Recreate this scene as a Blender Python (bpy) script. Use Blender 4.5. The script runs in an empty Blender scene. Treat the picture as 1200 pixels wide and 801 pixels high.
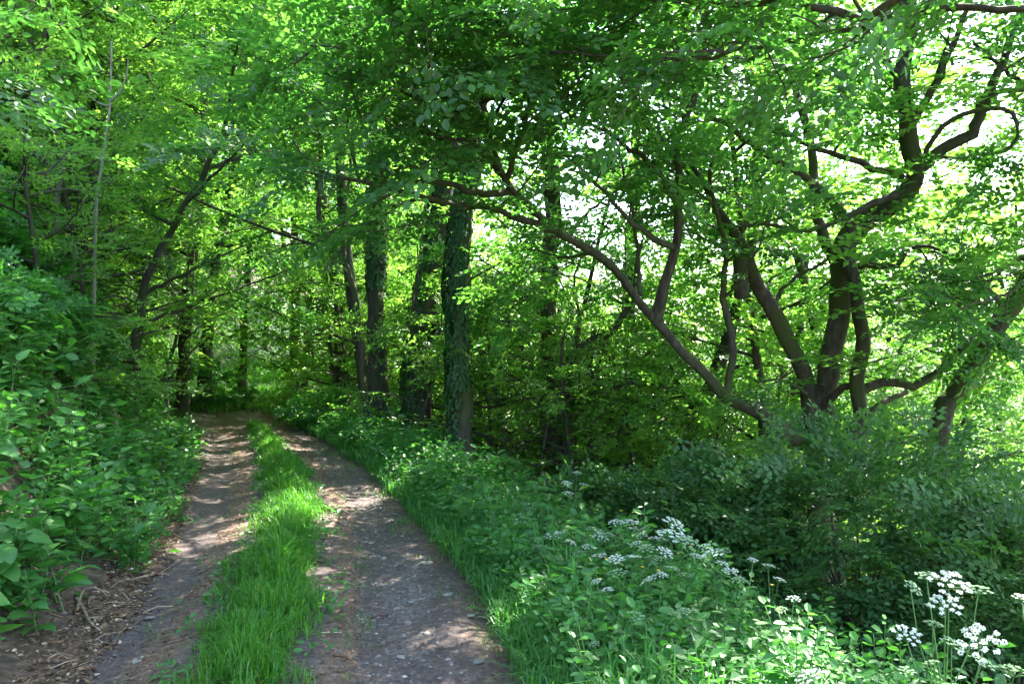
import bpy, math, numpy as np
from mathutils import Vector, Matrix
C = bpy.context.scene
R = math.radians

# ------------------------------------------------------------------ camera
CAM_H = 1.75
F = 933.0                                    # focal length in photo pixels (1200 px wide)
cam_data = bpy.data.cameras.new('camera'); cam = bpy.data.objects.new('camera', cam_data)
C.collection.objects.link(cam); C.camera = cam
cam.location = (0, 0, CAM_H); cam.rotation_euler = (R(90), 0, 0)
cam_data.sensor_width = 36.0; cam_data.lens = F / 1200 * 36.0
cam_data.clip_start = 0.05; cam_data.clip_end = 6000

# ------------------------------------------------------------------ light
SUN_EL, SUN_AZ = 50.0, 42.0                  # azimuth clockwise from +Y
w = bpy.data.worlds.new('World'); C.world = w; w.use_nodes = True
nt = w.node_tree; bg = nt.nodes['Background']; sky = nt.nodes.new('ShaderNodeTexSky')
sky.sky_type = 'NISHITA'; sky.sun_disc = False
sky.sun_elevation = R(SUN_EL); sky.sun_rotation = R(SUN_AZ)
sky.air_density = 1.0; sky.dust_density = 2.0; sky.ozone_density = 1.0
nt.links.new(sky.outputs[0], bg.inputs[0]); bg.inputs[1].default_value = 0.15
sl = bpy.data.lights.new('sun', 'SUN'); sun = bpy.data.objects.new('sun', sl); C.collection.objects.link(sun)
sd = Vector((math.sin(R(SUN_AZ)) * math.cos(R(SUN_EL)), math.cos(R(SUN_AZ)) * math.cos(R(SUN_EL)), math.sin(R(SUN_EL))))
sun.rotation_euler = sd.to_track_quat('Z', 'Y').to_euler(); sun.location = (0, 0, 40)
sl.energy = 4.9; sl.angle = R(0.5); sl.color = (1.0, 0.95, 0.86)
C.view_settings.view_transform = 'Standard'; C.view_settings.look = 'None'
C.view_settings.exposure = 3.1; C.view_settings.gamma = 1.0
C.render.engine = 'CYCLES'
cy = C.cycles
cy.max_bounces = 8; cy.diffuse_bounces = 6; cy.glossy_bounces = 2; cy.transmission_bounces = 5; cy.transparent_max_bounces = 8
cy.use_denoising = True; cy.use_adaptive_sampling = True; cy.adaptive_threshold = 0.02
cy.sample_clamp_indirect = 6.0; cy.caustics_reflective = False; cy.caustics_refractive = False

# ------------------------------------------------------------------ helpers
def W(px, py, Y):
    return np.array([(px - 600) / F * Y, Y, CAM_H - (py - 400) / F * Y])

def nrm(v):
    v = np.asarray(v, float)
    return v / np.maximum(np.linalg.norm(v, axis=-1, keepdims=True), 1e-9)

def vnoise(x, y, seed=0):
    r = np.random.RandomState(seed); T = r.rand(256, 256)
    xi = np.floor(x).astype(int); yi = np.floor(y).astype(int)
    fx = x - xi; fy = y - yi; fx = fx * fx * (3 - 2 * fx); fy = fy * fy * (3 - 2 * fy)
    a = T[xi % 256, yi % 256]; b = T[(xi + 1) % 256, yi % 256]; c = T[xi % 256, (yi + 1) % 256]; d = T[(xi + 1) % 256, (yi + 1) % 256]
    return (a * (1 - fx) + b * fx) * (1 - fy) + (c * (1 - fx) + d * fx) * fy

def fbm(x, y, seed=0, o=4):
    s = 0; a = 0.5; t = 0
    for k in range(o):
        s = s + a * vnoise(x * 2 ** k + 13 * k, y * 2 ** k + 7 * k, seed + k); t += a; a *= .5
    return s / t

PY = [-40, -5, 0, 4, 5.4, 8.2, 10.9, 13.5, 16.3, 20.4, 25, 32, 45, 90, 3000]
PX = [2.0, .2, -.55, -1.17, -1.42, -2.3, -3.2, -4.3, -5.55, -7.1, -8.3, -9.6, -11.0, -20, -20]
def cx(Y): return np.interp(Y, PY, PX)

def ramp(u, a, b):                            # integral of a smoothstep slope 0->1 between a and b
    t = np.clip((u - a) / (b - a), 0, 1)
    return (b - a) * (t ** 3 - t ** 4 / 2) + np.maximum(u - b, 0)

def ground_z(X, Y, fine=True):
    X = np.asarray(X, float); Y = np.asarray(Y, float)
    s = X - cx(Y)
    u = -s - 1.15; v = s - 1.2
    h = 1.3 * ramp(u, 0.1, 1.0) - 0.66 * ramp(u, 2.0, 4.5) - .62 * ramp(u, 18, 40)
    h = h - 0.62 * ramp(v, .25, 2.0) + .42 * ramp(v, 8, 17) + .2 * ramp(v, 30, 60)
    h = h + .25 * np.clip(v - 1, 0, 3) * np.clip((Y - 9) / 5, 0, 1) * 0 + 0.055 * ramp(Y, 19, 25) - .055 * ramp(Y, 70, 120)
    if fine:
        far = np.clip((60 - np.abs(X) - np.abs(Y) * .3) / 30, 0, 1)
        bank = np.clip(u, 0, 1) + np.clip((v - 1.5) / 2, 0, 1)
        h = h + far * bank * (.35 * (fbm(X * .5, Y * .5, 3) - .5) + .12 * (fbm(X * 2.2, Y * 2.2, 9) - .5))
        h = h + .03 * (fbm(X * 3, Y * 3, 5) - .5) * np.clip((40 - np.abs(Y)) / 20, 0, 1)
    return h

class Acc:
    def __init__(s): s.v = []; s.q = []; s.t = []; s.c = []; s.n = 0; s.qm = []; s.tm = []
    def add(s, v, quads=None, tris=None, tint=0.5, mat=0):
        v = np.asarray(v, float).reshape(-1, 3)
        s.v.append(v); s.c.append(np.broadcast_to(np.asarray(tint, float), (len(v),)))
        if quads is not None and len(quads):
            s.q.append(np.asarray(quads) + s.n); s.qm.append(np.full(len(quads), mat))
        if tris is not None and len(tris):
            s.t.append(np.asarray(tris) + s.n); s.tm.append(np.full(len(tris), mat))
        s.n += len(v)
    def mesh(s, name, mats, smooth=False):
        me = bpy.data.meshes.new(name)
        if not isinstance(mats, (list, tuple)): mats = [mats]
        for m in mats: me.materials.append(m)
        if not s.v: return me
        v = np.concatenate(s.v); q = np.concatenate(s.q) if s.q else np.zeros((0, 4), int); t = np.concatenate(s.t) if s.t else np.zeros((0, 3), int)
        mi = np.concatenate(s.qm + s.tm)
        loops = np.concatenate([q.ravel(), t.ravel()]).astype(np.int32)
        starts = np.concatenate([np.arange(len(q)) * 4, len(q) * 4 + np.arange(len(t)) * 3]).astype(np.int32)
        me.vertices.add(len(v)); me.vertices.foreach_set('co', v.astype(np.float32).ravel())
        me.loops.add(len(loops)); me.loops.foreach_set('vertex_index', loops)
        me.polygons.add(len(starts)); me.polygons.foreach_set('loop_start', starts)
        me.polygons.foreach_set('material_index', mi.astype(np.int32))
        me.polygons.foreach_set('use_smooth', np.full(len(starts), smooth, dtype=bool))
        me.update(calc_edges=True)
        at = me.attributes.new('tint', 'FLOAT', 'POINT'); at.data.foreach_set('value', np.concatenate(s.c).astype(np.float32))
        return me

def link(name, data, parent=None, label=None, cat=None, group=None, kind=None, loc=None):
    o = bpy.data.objects.new(name, data); C.collection.objects.link(o)
    if parent is not None: o.parent = parent
    if loc is not None: o.location = loc
    if label: o['label'] = label
    if cat: o['category'] = cat
    if group: o['group'] = group
    if kind: o['kind'] = kind
    return o

KIDS = {}
def part(name, data, parent, kind=None, label=None):
    o = link(name, data, parent, kind=kind, label=label); KIDS.setdefault(parent.name, []).append(o); return o

def dup(root, label=None, group=None, parent=None):
    r = root.copy(); C.collection.objects.link(r)
    if parent is not None: r.parent = parent
    if label: r['label'] = label
    if group: r['group'] = group
    KIDS[r.name] = []
    for ch in KIDS.get(root.name, []): KIDS[r.name].append(dup(ch, parent=r))
    return r

def catmull(P, step):
    P = np.asarray(P, float)
    if len(P) < 3:
        n = max(2, int(np.linalg.norm(P[-1] - P[0]) / step) + 1)
        t = np.linspace(0, 1, n)[:, None]; return P[0] * (1 - t) + P[-1] * t
    Q = np.vstack([2 * P[0] - P[1], P, 2 * P[-1] - P[-2]]); out = []
    for i in range(len(P) - 1):
        a, b, c, d = Q[i:i + 4]; n = max(2, int(np.linalg.norm(c[:3] - b[:3]) / step))
        t = np.arange(n)[:, None] / n
        out.append(.5 * (2 * b + (c - a) * t + (2 * a - 5 * b + 4 * c - d) * t ** 2 + (3 * b - a - 3 * c + d) * t ** 3))
    out.append(P[-1:]); return np.vstack(out)

def tube(acc, P, rad, sides=8, bump=0.0, seed=0, cap=True, mat=0, tint=.5):
    P = np.asarray(P, float); n = len(P); rad = np.broadcast_to(np.asarray(rad, float), (n,))
    T = nrm(np.gradient(P, axis=0)); up = np.array([0.13, .21, .97]) if abs(T[0][2]) < .9 else np.array([.93, .2, .1])
    A = nrm(np.cross(T, up)); B = np.cross(T, A)
    th = np.arange(sides) * 2 * math.pi / sides
    rr = rad[:, None] * np.ones(sides)
    if bump:
        L = np.concatenate([[0], np.cumsum(np.linalg.norm(np.diff(P, axis=0), axis=1))])
        g = L[:, None] * 1.3 + seed * 3.1
        rr = rr * (1 + bump * (np.sin(3 * th + g * .8) * .35 + np.sin(5 * th - g * .5 + seed) * .3 + 1.2 * (vnoise(np.cos(th)[None] * 1.7 + g * 1.9 + 50, np.sin(th)[None] * 1.7 + g * 0 + 50, seed + 1) - .5)))
    V = P[:, None] + rr[..., None] * (np.cos(th)[None, :, None] * A[:, None] + np.sin(th)[None, :, None] * B[:, None])
    i = np.arange(n - 1)[:, None] * sides; j = np.arange(sides)[None]; k = (j + 1) % sides
    Q = np.stack([i + j, i + k, i + sides + k, i + sides + j], -1).reshape(-1, 4)
    V = V.reshape(-1, 3); tr = None
    if cap:
        V = np.vstack([V, P[-1:] + T[-1:] * rad[-1] * .4]); b = (n - 1) * sides
        tr = np.stack([b + np.arange(sides), b + (np.arange(sides) + 1) % sides, np.full(sides, n * sides)], -1)
    acc.add(V, Q, tr, tint=tint, mat=mat)

HEX = np.array([(0, 0, 0), (.28, .25, .05), (.68, .26, .03), (1, 0, -.08), (.68, -.26, .03), (.28, -.25, .05)], float); HEXQ = np.array([(0, 3, 2, 1), (0, 5, 4, 3)])
DIA = np.array([(0, 0, 0), (.45, .31, .06), (1, 0, -.05), (.45, -.31, .06)], float); DIAT = np.array([(0, 2, 1), (0, 3, 2)])

def leaves(acc, pos, d, n, size, tint, hexa=True, mat=0, curl=None):
    d = nrm(d); b = nrm(np.cross(n, d)); n2 = np.cross(d, b)
    T = HEX if hexa else DIA; m = len(pos); k = len(T)
    size = np.broadcast_to(np.asarray(size, float), (m,))
    V = pos[:, None] + size[:, None, None] * (T[None, :, 0:1] * d[:, None] + T[None, :, 1:2] * b[:, None] + T[None, :, 2:3] * n2[:, None])
    off = (np.arange(m) * k)[:, None, None]
    c = np.repeat(np.broadcast_to(np.asarray(tint, float), (m,)), k)
    if hexa: acc.add(V, (HEXQ[None] + off).reshape(-1, 4), tint=c, mat=mat)
    else: acc.add(V, None, (DIAT[None] + off).reshape(-1, 3), tint=c, mat=mat)

# spray templates: a flat leafy twig, unit length along +x
def spray_templates(k=8, seed=1, fine=1.0, nside=6, leaf=.145):
    out = []
    for s in range(k):
        r = np.random.RandomState(seed * 100 + s); P = []; D = []; N = []; S = []
        def leafrow(p0, ang, L, cnt, sg=1):
            for i in range(cnt):
                t = (i + .6) / cnt; side = 1 if i % 2 else -1
                q = p0 + np.array([math.cos(ang), math.sin(ang), 0]) * L * t
                if i == cnt - 1: side = 0
                a = ang + side * R(r.uniform(38, 65))
                P.append(q); D.append((math.cos(a), math.sin(a), r.uniform(-.35, .15)))
                N.append((r.normal(0, .28), r.normal(0, .28), 1)); S.append(leaf * r.uniform(.7, 1.15))
        leafrow(np.zeros(3), 0, 1.0, int(9 * fine))
        for j in range(nside):
            t = .12 + .7 * j / nside + r.uniform(-.03, .03); sd = 1 if j % 2 else -1
            leafrow(np.array([t, 0, 0]), sd * R(r.uniform(35, 55)), (.55 - .35 * t) * r.uniform(.8, 1.15), int(5 * fine))
        P = np.array(P); P[:, 2] += -.18 * P[:, 0] ** 2 - .22 * P[:, 1] ** 2 + r.normal(0, .015, len(P))
        out.append((P, np.array(D), nrm(np.array(N)), np.array(S)))
    return out
SPR = spray_templates()
SPRF = spray_templates(seed=2, fine=.8, nside=5, leaf=.185)

def add_sprays(acc, O, A, S, rng, hexa=True, templ=None, tiltsd=.3, mat=0, leafscale=1.0, twig=None, updir=None):
    """O origins, A axis directions, S scales"""
    templ = templ or SPR; O = np.asarray(O); A = nrm(A); S = np.asarray(S)
    up = np.array([0, 0, 1.]) + rng.normal(0, tiltsd, (len(O), 3)) if updir is None else updir + rng.normal(0, tiltsd, (len(O), 3))
    Bv = nrm(np.cross(up, A)); Nv = np.cross(A, Bv)
    which = rng.randint(0, len(templ), len(O))
    for k, (P, D, N, Z) in enumerate(templ):
        i = np.where(which == k)[0]
        if not len(i): continue
        M = np.stack([A[i], Bv[i], Nv[i]], 1)                     # rows
        sc = S[i]
        p = O[i][:, None] + sc[:, None, None] * np.einsum('lj,ijk->ilk', P, M)
        d = np.einsum('lj,ijk->ilk', D, M); n = np.einsum('lj,ijk->ilk', N, M)
        m = len(i) * len(P)
        d = d.reshape(m, 3) + rng.normal(0, .15, (m, 3)); n = n.reshape(m, 3) + rng.normal(0, .2, (m, 3))
        tint = np.clip(np.repeat(rng.uniform(.15, .85, len(i)), len(P)) + rng.normal(0, .13, m), 0, 1)
        size = (sc[:, None] * Z[None]).ravel() * leafscale
        leaves(acc, p.reshape(m, 3), d, n, size, tint, hexa, mat)
    if twig is not None:
        tri = []
        for o, a, s, b in zip(O, A, S, Bv):
            e = o + a * s * .9 - np.array([0, 0, .12 * s]); m_ = o + a * s * .5
            tube(acc, [o, m_, e], [.0035, .0028, .001], 3, mat=twig, cap=False)

def wiggle(p0, d, L, rng, n=5, curl=.18, rise=0.0):
    pts = [p0]; d = nrm(d)
    for i in range(n):
        d = nrm(d + rng.normal(0, curl, 3) + np.array([0, 0, rise])); pts.append(pts[-1] + d * L / n)
    return np.array(pts)

def grow(wood, sp, limbs, rng, spacing=.4, sec=(.9, 1.8), ter=(.35, .75), tersp=.26, spray=.45, rise=0.02, sides=5, tertube=True, dens=1.0):
    """limbs: list of (points, r0, r1, bare fraction). Grows side branches; sp collects sprays (o, a, s)."""
    for P, r0, r1, bare in limbs:
        P = catmull(P, .15); L = np.concatenate([[0], np.cumsum(np.linalg.norm(np.diff(P, axis=0), axis=1))])
        tot = L[-1]; s = bare * tot + rng.uniform(0, spacing)
        while s < tot:
            i = min(np.searchsorted(L, s), len(P) - 2); t = nrm(P[i + 1] - P[i]); p = P[i]
            rr = r0 + (r1 - r0) * s / tot
            q = nrm(np.cross(t, rng.normal(0, 1, 3))); q[2] *= .55
            d = nrm(.55 * t + q + np.array([0, 0, .08])); Ls = rng.uniform(*sec) * (1 - .35 * s / tot)
            b = wiggle(p, d, Ls, rng, 5, .16, rise)
            rb = min(rr * .5, .012 + .011 * Ls)
            tube(wood, b, np.linspace(rb, .004, len(b)), sides)
            Lb = .18 * Ls; sg = 1 if rng.rand() < .5 else -1
            while Lb < Ls:
                k = min(int(Lb / Ls * 5), 4); f = Lb / Ls * 5 - k; p2 = b[k] * (1 - f) + b[k + 1] * f; t2 = nrm(b[k + 1] - b[k])
                hz = nrm(np.cross(t2, np.array([0, 0, 1.]) + rng.normal(0, .35, 3))) * sg; sg = -sg
                d2 = nrm(.7 * t2 + .8 * hz); L2 = rng.uniform(*ter) * (1.15 - .6 * Lb / Ls)
                c = wiggle(p2, d2, L2, rng, 2, .12, -.02)
                if tertube: tube(wood, c, [.0045, .003, .0015], 3, cap=False)
                if rng.rand() < dens:
                    sp.append((c[1], nrm(c[1] - c[0]), spray * rng.uniform(.75, 1.2)))
                if rng.rand() < .6 * dens:
                    sp.append((c[0] * .5 + c[1] * .5, nrm(c[1] - c[0] + rng.normal(0, .5, 3) * np.array([1, 1, .3])), spray * rng.uniform(.6, 1.)))
                Lb += tersp * rng.uniform(.8, 1.3)
            sp.append((b[-2], nrm(b[-1] - b[-2]), spray * rng.uniform(.9, 1.3)))
            s += spacing * rng.uniform(.7, 1.4)
        sp.append((P[-2], nrm(P[-1] - P[-2]), spray * 1.2))

# ------------------------------------------------------------------ materials
def newmat(name):
    m = bpy.data.materials.new(name); m.use_nodes = True; t = m.node_tree
    return m, t, t.nodes['Principled BSDF'], t.nodes['Material Output']

def N(t, typ, **kw):
    n = t.nodes.new(typ)
    for k, v in kw.items(): setattr(n, k, v)
    return n

def cramp(t, fac, stops):
    r = N(t, 'ShaderNodeValToRGB'); e = r.color_ramp.elements
    while len(e) < len(stops): e.new(.5)
    for x, (p, c) in zip(e, stops): x.position = p; x.color = (*c, 1)
    t.links.new(fac, r.inputs[0]); return r.outputs[0]

def leaf_mat(name, stops, trans=(1.9, 1.7, .9), tw=.42, rough=.42, spec=.5, objvar=.0):
    m, t, b, o = newmat(name)
    a = N(t, 'ShaderNodeAttribute', attribute_name='tint'); f = a.outputs['Fac']
    if objvar:
        oi = N(t, 'ShaderNodeObjectInfo'); mm = N(t, 'ShaderNodeMath', operation='MULTIPLY_ADD')
        mm.inputs[1].default_value = objvar; t.links.new(oi.outputs['Random'], mm.inputs[0]); 
        m2 = N(t, 'ShaderNodeMath', operation='MULTIPLY'); m2.inputs[1].default_value = 1 - objvar; t.links.new(f, m2.inputs[0]); t.links.new(m2.outputs[0], mm.inputs[2]); f = mm.outputs[0]
    col = cramp(t, f, stops); t.links.new(col, b.inputs['Base Color'])
    b.inputs['Roughness'].default_value = rough; b.inputs['Specular IOR Level'].default_value = spec
    mul = N(t, 'ShaderNodeMix', data_type='RGBA', blend_type='MULTIPLY'); mul.inputs[0].default_value = 1
    t.links.new(col, mul.inputs[6]); mul.inputs[7].default_value = (*trans, 1)
    tr = N(t, 'ShaderNodeBsdfTranslucent'); t.links.new(mul.outputs[2], tr.inputs[0])
    mx = N(t, 'ShaderNodeMixShader'); mx.inputs[0].default_value = tw
    t.links.new(b.outputs[0], mx.inputs[1]); t.links.new(tr.outputs[0], mx.inputs[2]); t.links.new(mx.outputs[0], o.inputs[0])
    return m

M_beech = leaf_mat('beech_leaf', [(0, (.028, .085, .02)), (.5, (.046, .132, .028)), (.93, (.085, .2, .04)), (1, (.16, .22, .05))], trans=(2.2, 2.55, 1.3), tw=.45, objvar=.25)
M_far = leaf_mat('lit_beech_leaf', [(0, (.048, .12, .022)), (.5, (.085, .19, .034)), (.92, (.15, .265, .05)), (1, (.24, .28, .06))], trans=(2.4, 2.5, 1.5), tw=.54, objvar=.3)  # brighter, yellower beech leaf: backlit glow put into the colour
M_ivy = leaf_mat('ivy_leaf', [(0, (.012, .05, .01)), (.6, (.02, .08, .014)), (.95, (.04, .115, .02)), (1, (.2, .15, .02))], tw=.2, rough=.42, spec=.3)
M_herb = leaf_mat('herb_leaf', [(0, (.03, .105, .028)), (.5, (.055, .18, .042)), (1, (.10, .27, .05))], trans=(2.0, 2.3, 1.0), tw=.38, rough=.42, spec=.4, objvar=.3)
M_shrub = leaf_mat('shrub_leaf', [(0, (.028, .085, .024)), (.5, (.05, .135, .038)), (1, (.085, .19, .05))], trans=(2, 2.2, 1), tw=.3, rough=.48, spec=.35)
M_grass = leaf_mat('grass_blade', [(0, (.03, .12, .012)), (.6, (.06, .21, .02)), (.93, (.11, .28, .03)), (1, (.35, .33, .12))], trans=(2.2, 2.1, 1), tw=.42, rough=.45)
M_litter = leaf_mat('dead_leaf', [(0, (.05, .028, .016)), (.5, (.13, .075, .042)), (.85, (.25, .17, .1)), (1, (.45, .36, .25))], trans=(1, .9, .7), tw=.08, rough=.7, spec=.3)
M_white = leaf_mat('white_floret', [(0, (.38, .55, .32)), (.5, (.6, .7, .54)), (1, (.82, .85, .8))], trans=(1, 1, 1), tw=.25, rough=.6, spec=.3)
M_green_floret = leaf_mat('green_floret', [(0, (.25, .42, .2)), (1, (.5, .65, .42))], trans=(1, 1, 1), tw=.25, rough=.6, spec=.3)
M_yellow = leaf_mat('yellow_petal', [(0, (.75, .55, .02)), (1, (.9, .7, .05))], trans=(1, 1, 1), tw=.3)

def bark(name, lo, hi, moss, mossamt, scale=9):
    m, t, b, o = newmat(name)
    tc = N(t, 'ShaderNodeTexCoord'); mp = N(t, 'ShaderNodeMapping'); mp.inputs['Scale'].default_value = (1, 1, .28); t.links.new(tc.outputs['Object'], mp.inputs[0])
    n1 = N(t, 'ShaderNodeTexNoise'); n1.inputs['Scale'].default_value = scale * 2; n1.inputs['Detail'].default_value = 6; t.links.new(mp.outputs[0], n1.inputs['Vector'])
    n2 = N(t, 'ShaderNodeTexNoise'); n2.inputs['Scale'].default_value = 1.6; n2.inputs['Detail'].default_value = 5; t.links.new(tc.outputs['Object'], n2.inputs['Vector'])
    c1 = cramp(t, n1.outputs[0], [(.3, lo), (.7, hi)])
    mk = cramp(t, n2.outputs[0], [(1 - mossamt - .1, (0, 0, 0)), (1 - mossamt + .08, (1, 1, 1))])
    mx = N(t, 'ShaderNodeMix', data_type='RGBA'); t.links.new(mk, mx.inputs[0]); t.links.new(c1, mx.inputs[6]); mx.inputs[7].default_value = (*moss, 1)
    t.links.new(mx.outputs[2], b.inputs['Base Color']); b.inputs['Roughness'].default_value = .85; b.inputs['Specular IOR Level'].default_value = .25
    bp = N(t, 'ShaderNodeBump'); bp.inputs['Strength'].default_value = .7; bp.inputs['Distance'].default_value = .02; t.links.new(n1.outputs[0], bp.inputs['Height']); t.links.new(bp.outputs[0], b.inputs['Normal'])
    return m
M_bark = bark('beech_bark', (.026, .024, .018), (.085, .076, .056), (.05, .062, .018), .47)
M_barkd = bark('dark_bark', (.026, .024, .018), (.08, .07, .052), (.05, .06, .02), .4)
M_dead = bark('dead_wood', (.13, .115, .09), (.28, .25, .2), (.3, .3, .2), .2)
M_stem = leaf_mat('green_stem', [(0, (.05, .13, .03)), (1, (.12, .25, .06))], tw=.1, rough=.5)
M_stick = bark('stick_bark', (.13, .09, .06), (.32, .25, .17), (.15, .13, .07), .2, 14)

def ground_mat():
    m, t, b, o = newmat('forest_floor')
    g = N(t, 'ShaderNodeNewGeometry')
    n1 = N(t, 'ShaderNodeTexNoise'); n1.inputs['Scale'].default_value = 14; n1.inputs['Detail'].default_value = 8; t.links.new(g.outputs['Position'], n1.inputs['Vector'])
    n2 = N(t, 'ShaderNodeTexNoise'); n2.inputs['Scale'].default_value = 1.1; n2.inputs['Detail'].default_value = 4; t.links.new(g.outputs['Position'], n2.inputs['Vector'])
    br = cramp(t, n1.outputs[0], [(.3, (.035, .024, .017)), (.55, (.09, .06, .042)), (.75, (.17, .12, .08))])
    gr = cramp(t, n1.outputs[0], [(.3, (.02, .05, .01)), (.7, (.06, .13, .025))])
    a = N(t, 'ShaderNodeAttribute', attribute_name='tint')
    ad = N(t, 'ShaderNodeMath', operation='ADD'); t.links.new(n2.outputs[0], ad.inputs[0]); t.links.new(a.outputs['Fac'], ad.inputs[1])
    mk = cramp(t, ad.outputs[0], [(.62, (0, 0, 0)), (.8, (1, 1, 1))])
    mx = N(t, 'ShaderNodeMix', data_type='RGBA'); t.links.new(mk, mx.inputs[0]); t.links.new(br, mx.inputs[6]); t.links.new(gr, mx.inputs[7])
    t.links.new(mx.outputs[2], b.inputs['Base Color']); b.inputs['Roughness'].default_value = .95
    bp = N(t, 'ShaderNodeBump'); bp.inputs['Strength'].default_value = .8; bp.inputs['Distance'].default_value = .03; t.links.new(n1.outputs[0], bp.inputs['Height']); t.links.new(bp.outputs[0], b.inputs['Normal'])
    return m

def path_mat():
    m, t, b, o = newmat('path_dirt')
    g = N(t, 'ShaderNodeNewGeometry')
    n1 = N(t, 'ShaderNodeTexNoise'); n1.inputs['Scale'].default_value = 30; n1.inputs['Detail'].default_value = 8; n1.inputs['Roughness'].default_value = .7; t.links.new(g.outputs['Position'], n1.inputs['Vector'])
    n2 = N(t, 'ShaderNodeTexNoise'); n2.inputs['Scale'].default_value = 2.2; n2.inputs['Detail'].default_value = 5; t.links.new(g.outputs['Position'], n2.inputs['Vector'])
    vo = N(t, 'ShaderNodeTexVoronoi'); vo.inputs['Scale'].default_value = 42; t.links.new(g.outputs['Position'], vo.inputs['Vector'])
    soil = cramp(t, n1.outputs[0], [(.3, (.04, .029, .026)), (.5, (.085, .064, .057)), (.72, (.17, .13, .11))])
    lit = cramp(t, n1.outputs[0], [(.3, (.07, .042, .03)), (.5, (.15, .095, .068)), (.7, (.28, .2, .145))])
    grav = cramp(t, vo.outputs['Color'], [(.1, (.075, .06, .052)), (.5, (.145, .12, .105)), (.9, (.3, .26, .225))])
    a = N(t, 'ShaderNodeAttribute', attribute_name='tint')     # 0 litter .. .5 soil .. 1 gravel
    ad = N(t, 'ShaderNodeMath', operation='ADD'); t.links.new(n2.outputs[0], ad.inputs[0]); t.links.new(a.outputs['Fac'], ad.inputs[1])
    k1 = cramp(t, ad.outputs[0], [(.62, (0, 0, 0)), (.95, (1, 1, 1))])
    s2 = N(t, 'ShaderNodeMath', operation='SUBTRACT'); t.links.new(ad.outputs[0], s2.inputs[0]); s2.inputs[1].default_value = .5
    k2 = cramp(t, s2.outputs[0], [(.62, (0, 0, 0)), (.85, (1, 1, 1))])
    x1 = N(t, 'ShaderNodeMix', data_type='RGBA'); t.links.new(k1, x1.inputs[0]); t.links.new(lit, x1.inputs[6]); t.links.new(soil, x1.inputs[7])
    x2 = N(t, 'ShaderNodeMix', data_type='RGBA'); t.links.new(k2, x2.inputs[0]); t.links.new(x1.outputs[2], x2.inputs[6]); t.links.new(grav, x2.inputs[7])
    t.links.new(x2.outputs[2], b.inputs['Base Color']); b.inputs['Roughness'].default_value = .8; b.inputs['Specular IOR Level'].default_value = .35
    bp = N(t, 'ShaderNodeBump'); bp.inputs['Strength'].default_value = .9; bp.inputs['Distance'].default_value = .02; t.links.new(n1.outputs[0], bp.inputs['Height']); t.links.new(bp.outputs[0], b.inputs['Normal'])
    return m
M_ground = ground_mat(); M_path = path_mat()
M_stone, _t, _b, _o = newmat('pale_stone')
_a = N(_t, 'ShaderNodeAttribute', attribute_name='tint')
_t.links.new(cramp(_t, _a.outputs['Fac'], [(0, (.085, .075, .066)), (.5, (.17, .15, .13)), (1, (.38, .34, .28))]), _b.inputs['Base Color']); _b.inputs['Roughness'].default_value = .8

# ------------------------------------------------------------------ ground and path
def grid_mesh(name, X, Y, Z, mat, tint):
    ny, nx = X.shape; a = Acc()
    i = np.arange(ny - 1)[:, None] * nx; j = np.arange(nx - 1)[None]
    q = np.stack([i + j, i + j + 1, i + nx + j + 1, i + nx + j], -1).reshape(-1, 4)
    a.add(np.stack([X, Y, Z], -1), q, tint=tint.ravel()); return a.mesh(name, mat, True)

uu = np.linspace(-1, 1, 330)
gx = np.sinh(uu * 6.2) / np.sinh(6.2) * 2500 - 2.0; gy = np.sinh((np.linspace(-.75, 1, 360)) * 6.2) / np.sinh(6.2) * 2500 + 4
GX, GY = np.meshgrid(gx, gy)
GZ = ground_z(GX, GY); S_ = GX - cx(GY)
inp = (np.abs(S_ + .02) < 1.32) & (GY < 21.5) & (GY > -6); GZ = np.where(inp, GZ - .09, GZ)
gt = np.clip((np.abs(GX) - 25) / 20, 0, .4) + np.clip((GY - 19) / 3, 0, 1) * np.where(np.abs(S_) < 5, .35, 0) + np.clip((S_ - 1.3), 0, 1) * .15
link('ground', grid_mesh('ground', GX, GY, GZ, M_ground, gt), kind='structure')

def strip_s(Y): return np.interp(Y, [0, 4, 5.4, 7, 8.2, 10.9, 14.8], [-.2, -.22, -.2, -.06, .04, .04, .2])
def strip_w(Y): return np.interp(Y, [0, 4, 5.4, 8.2, 10.9, 14.0, 16.0, 16.4], [.31, .3, .33, .31, .26, .17, .09, 0])
def path_dz(s, Y):
    d = s - strip_s(Y); wt = strip_w(Y)
    z = -.045 * (np.exp(-((d + .78) / .25) ** 2) + np.exp(-((d - .8) / .25) ** 2)) * np.clip((22 - Y) / 4, 0, 1)
    z = z + .03 * np.exp(-(d / .35) ** 2) * (wt > 0)
    return z
ps = np.linspace(-1.36, 1.34, 92); py_ = np.concatenate([np.arange(-3, 2.5, .2), 2.5 * np.exp(np.linspace(0, math.log(21.6 / 2.5), 520))])
PSs, PYY = np.meshgrid(ps, py_); wob = .14 * (fbm(PYY * .9, PYY * 0 + 3, 21) - .5) * 2 * (np.abs(PSs) / 1.3) ** 2 * np.sign(PSs)
PXX = cx(PYY) + PSs + wob
PZ = ground_z(PXX, PYY, False) + .03 * (fbm(PXX * 3, PYY * 3, 5) - .5) + .012 + path_dz(PSs, PYY)
PZ += .03 * (fbm(PXX * 4, PYY * 4, 31) - .5) + .018 * (fbm(PXX * 16, PYY * 16, 33, 3) - .5)
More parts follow.
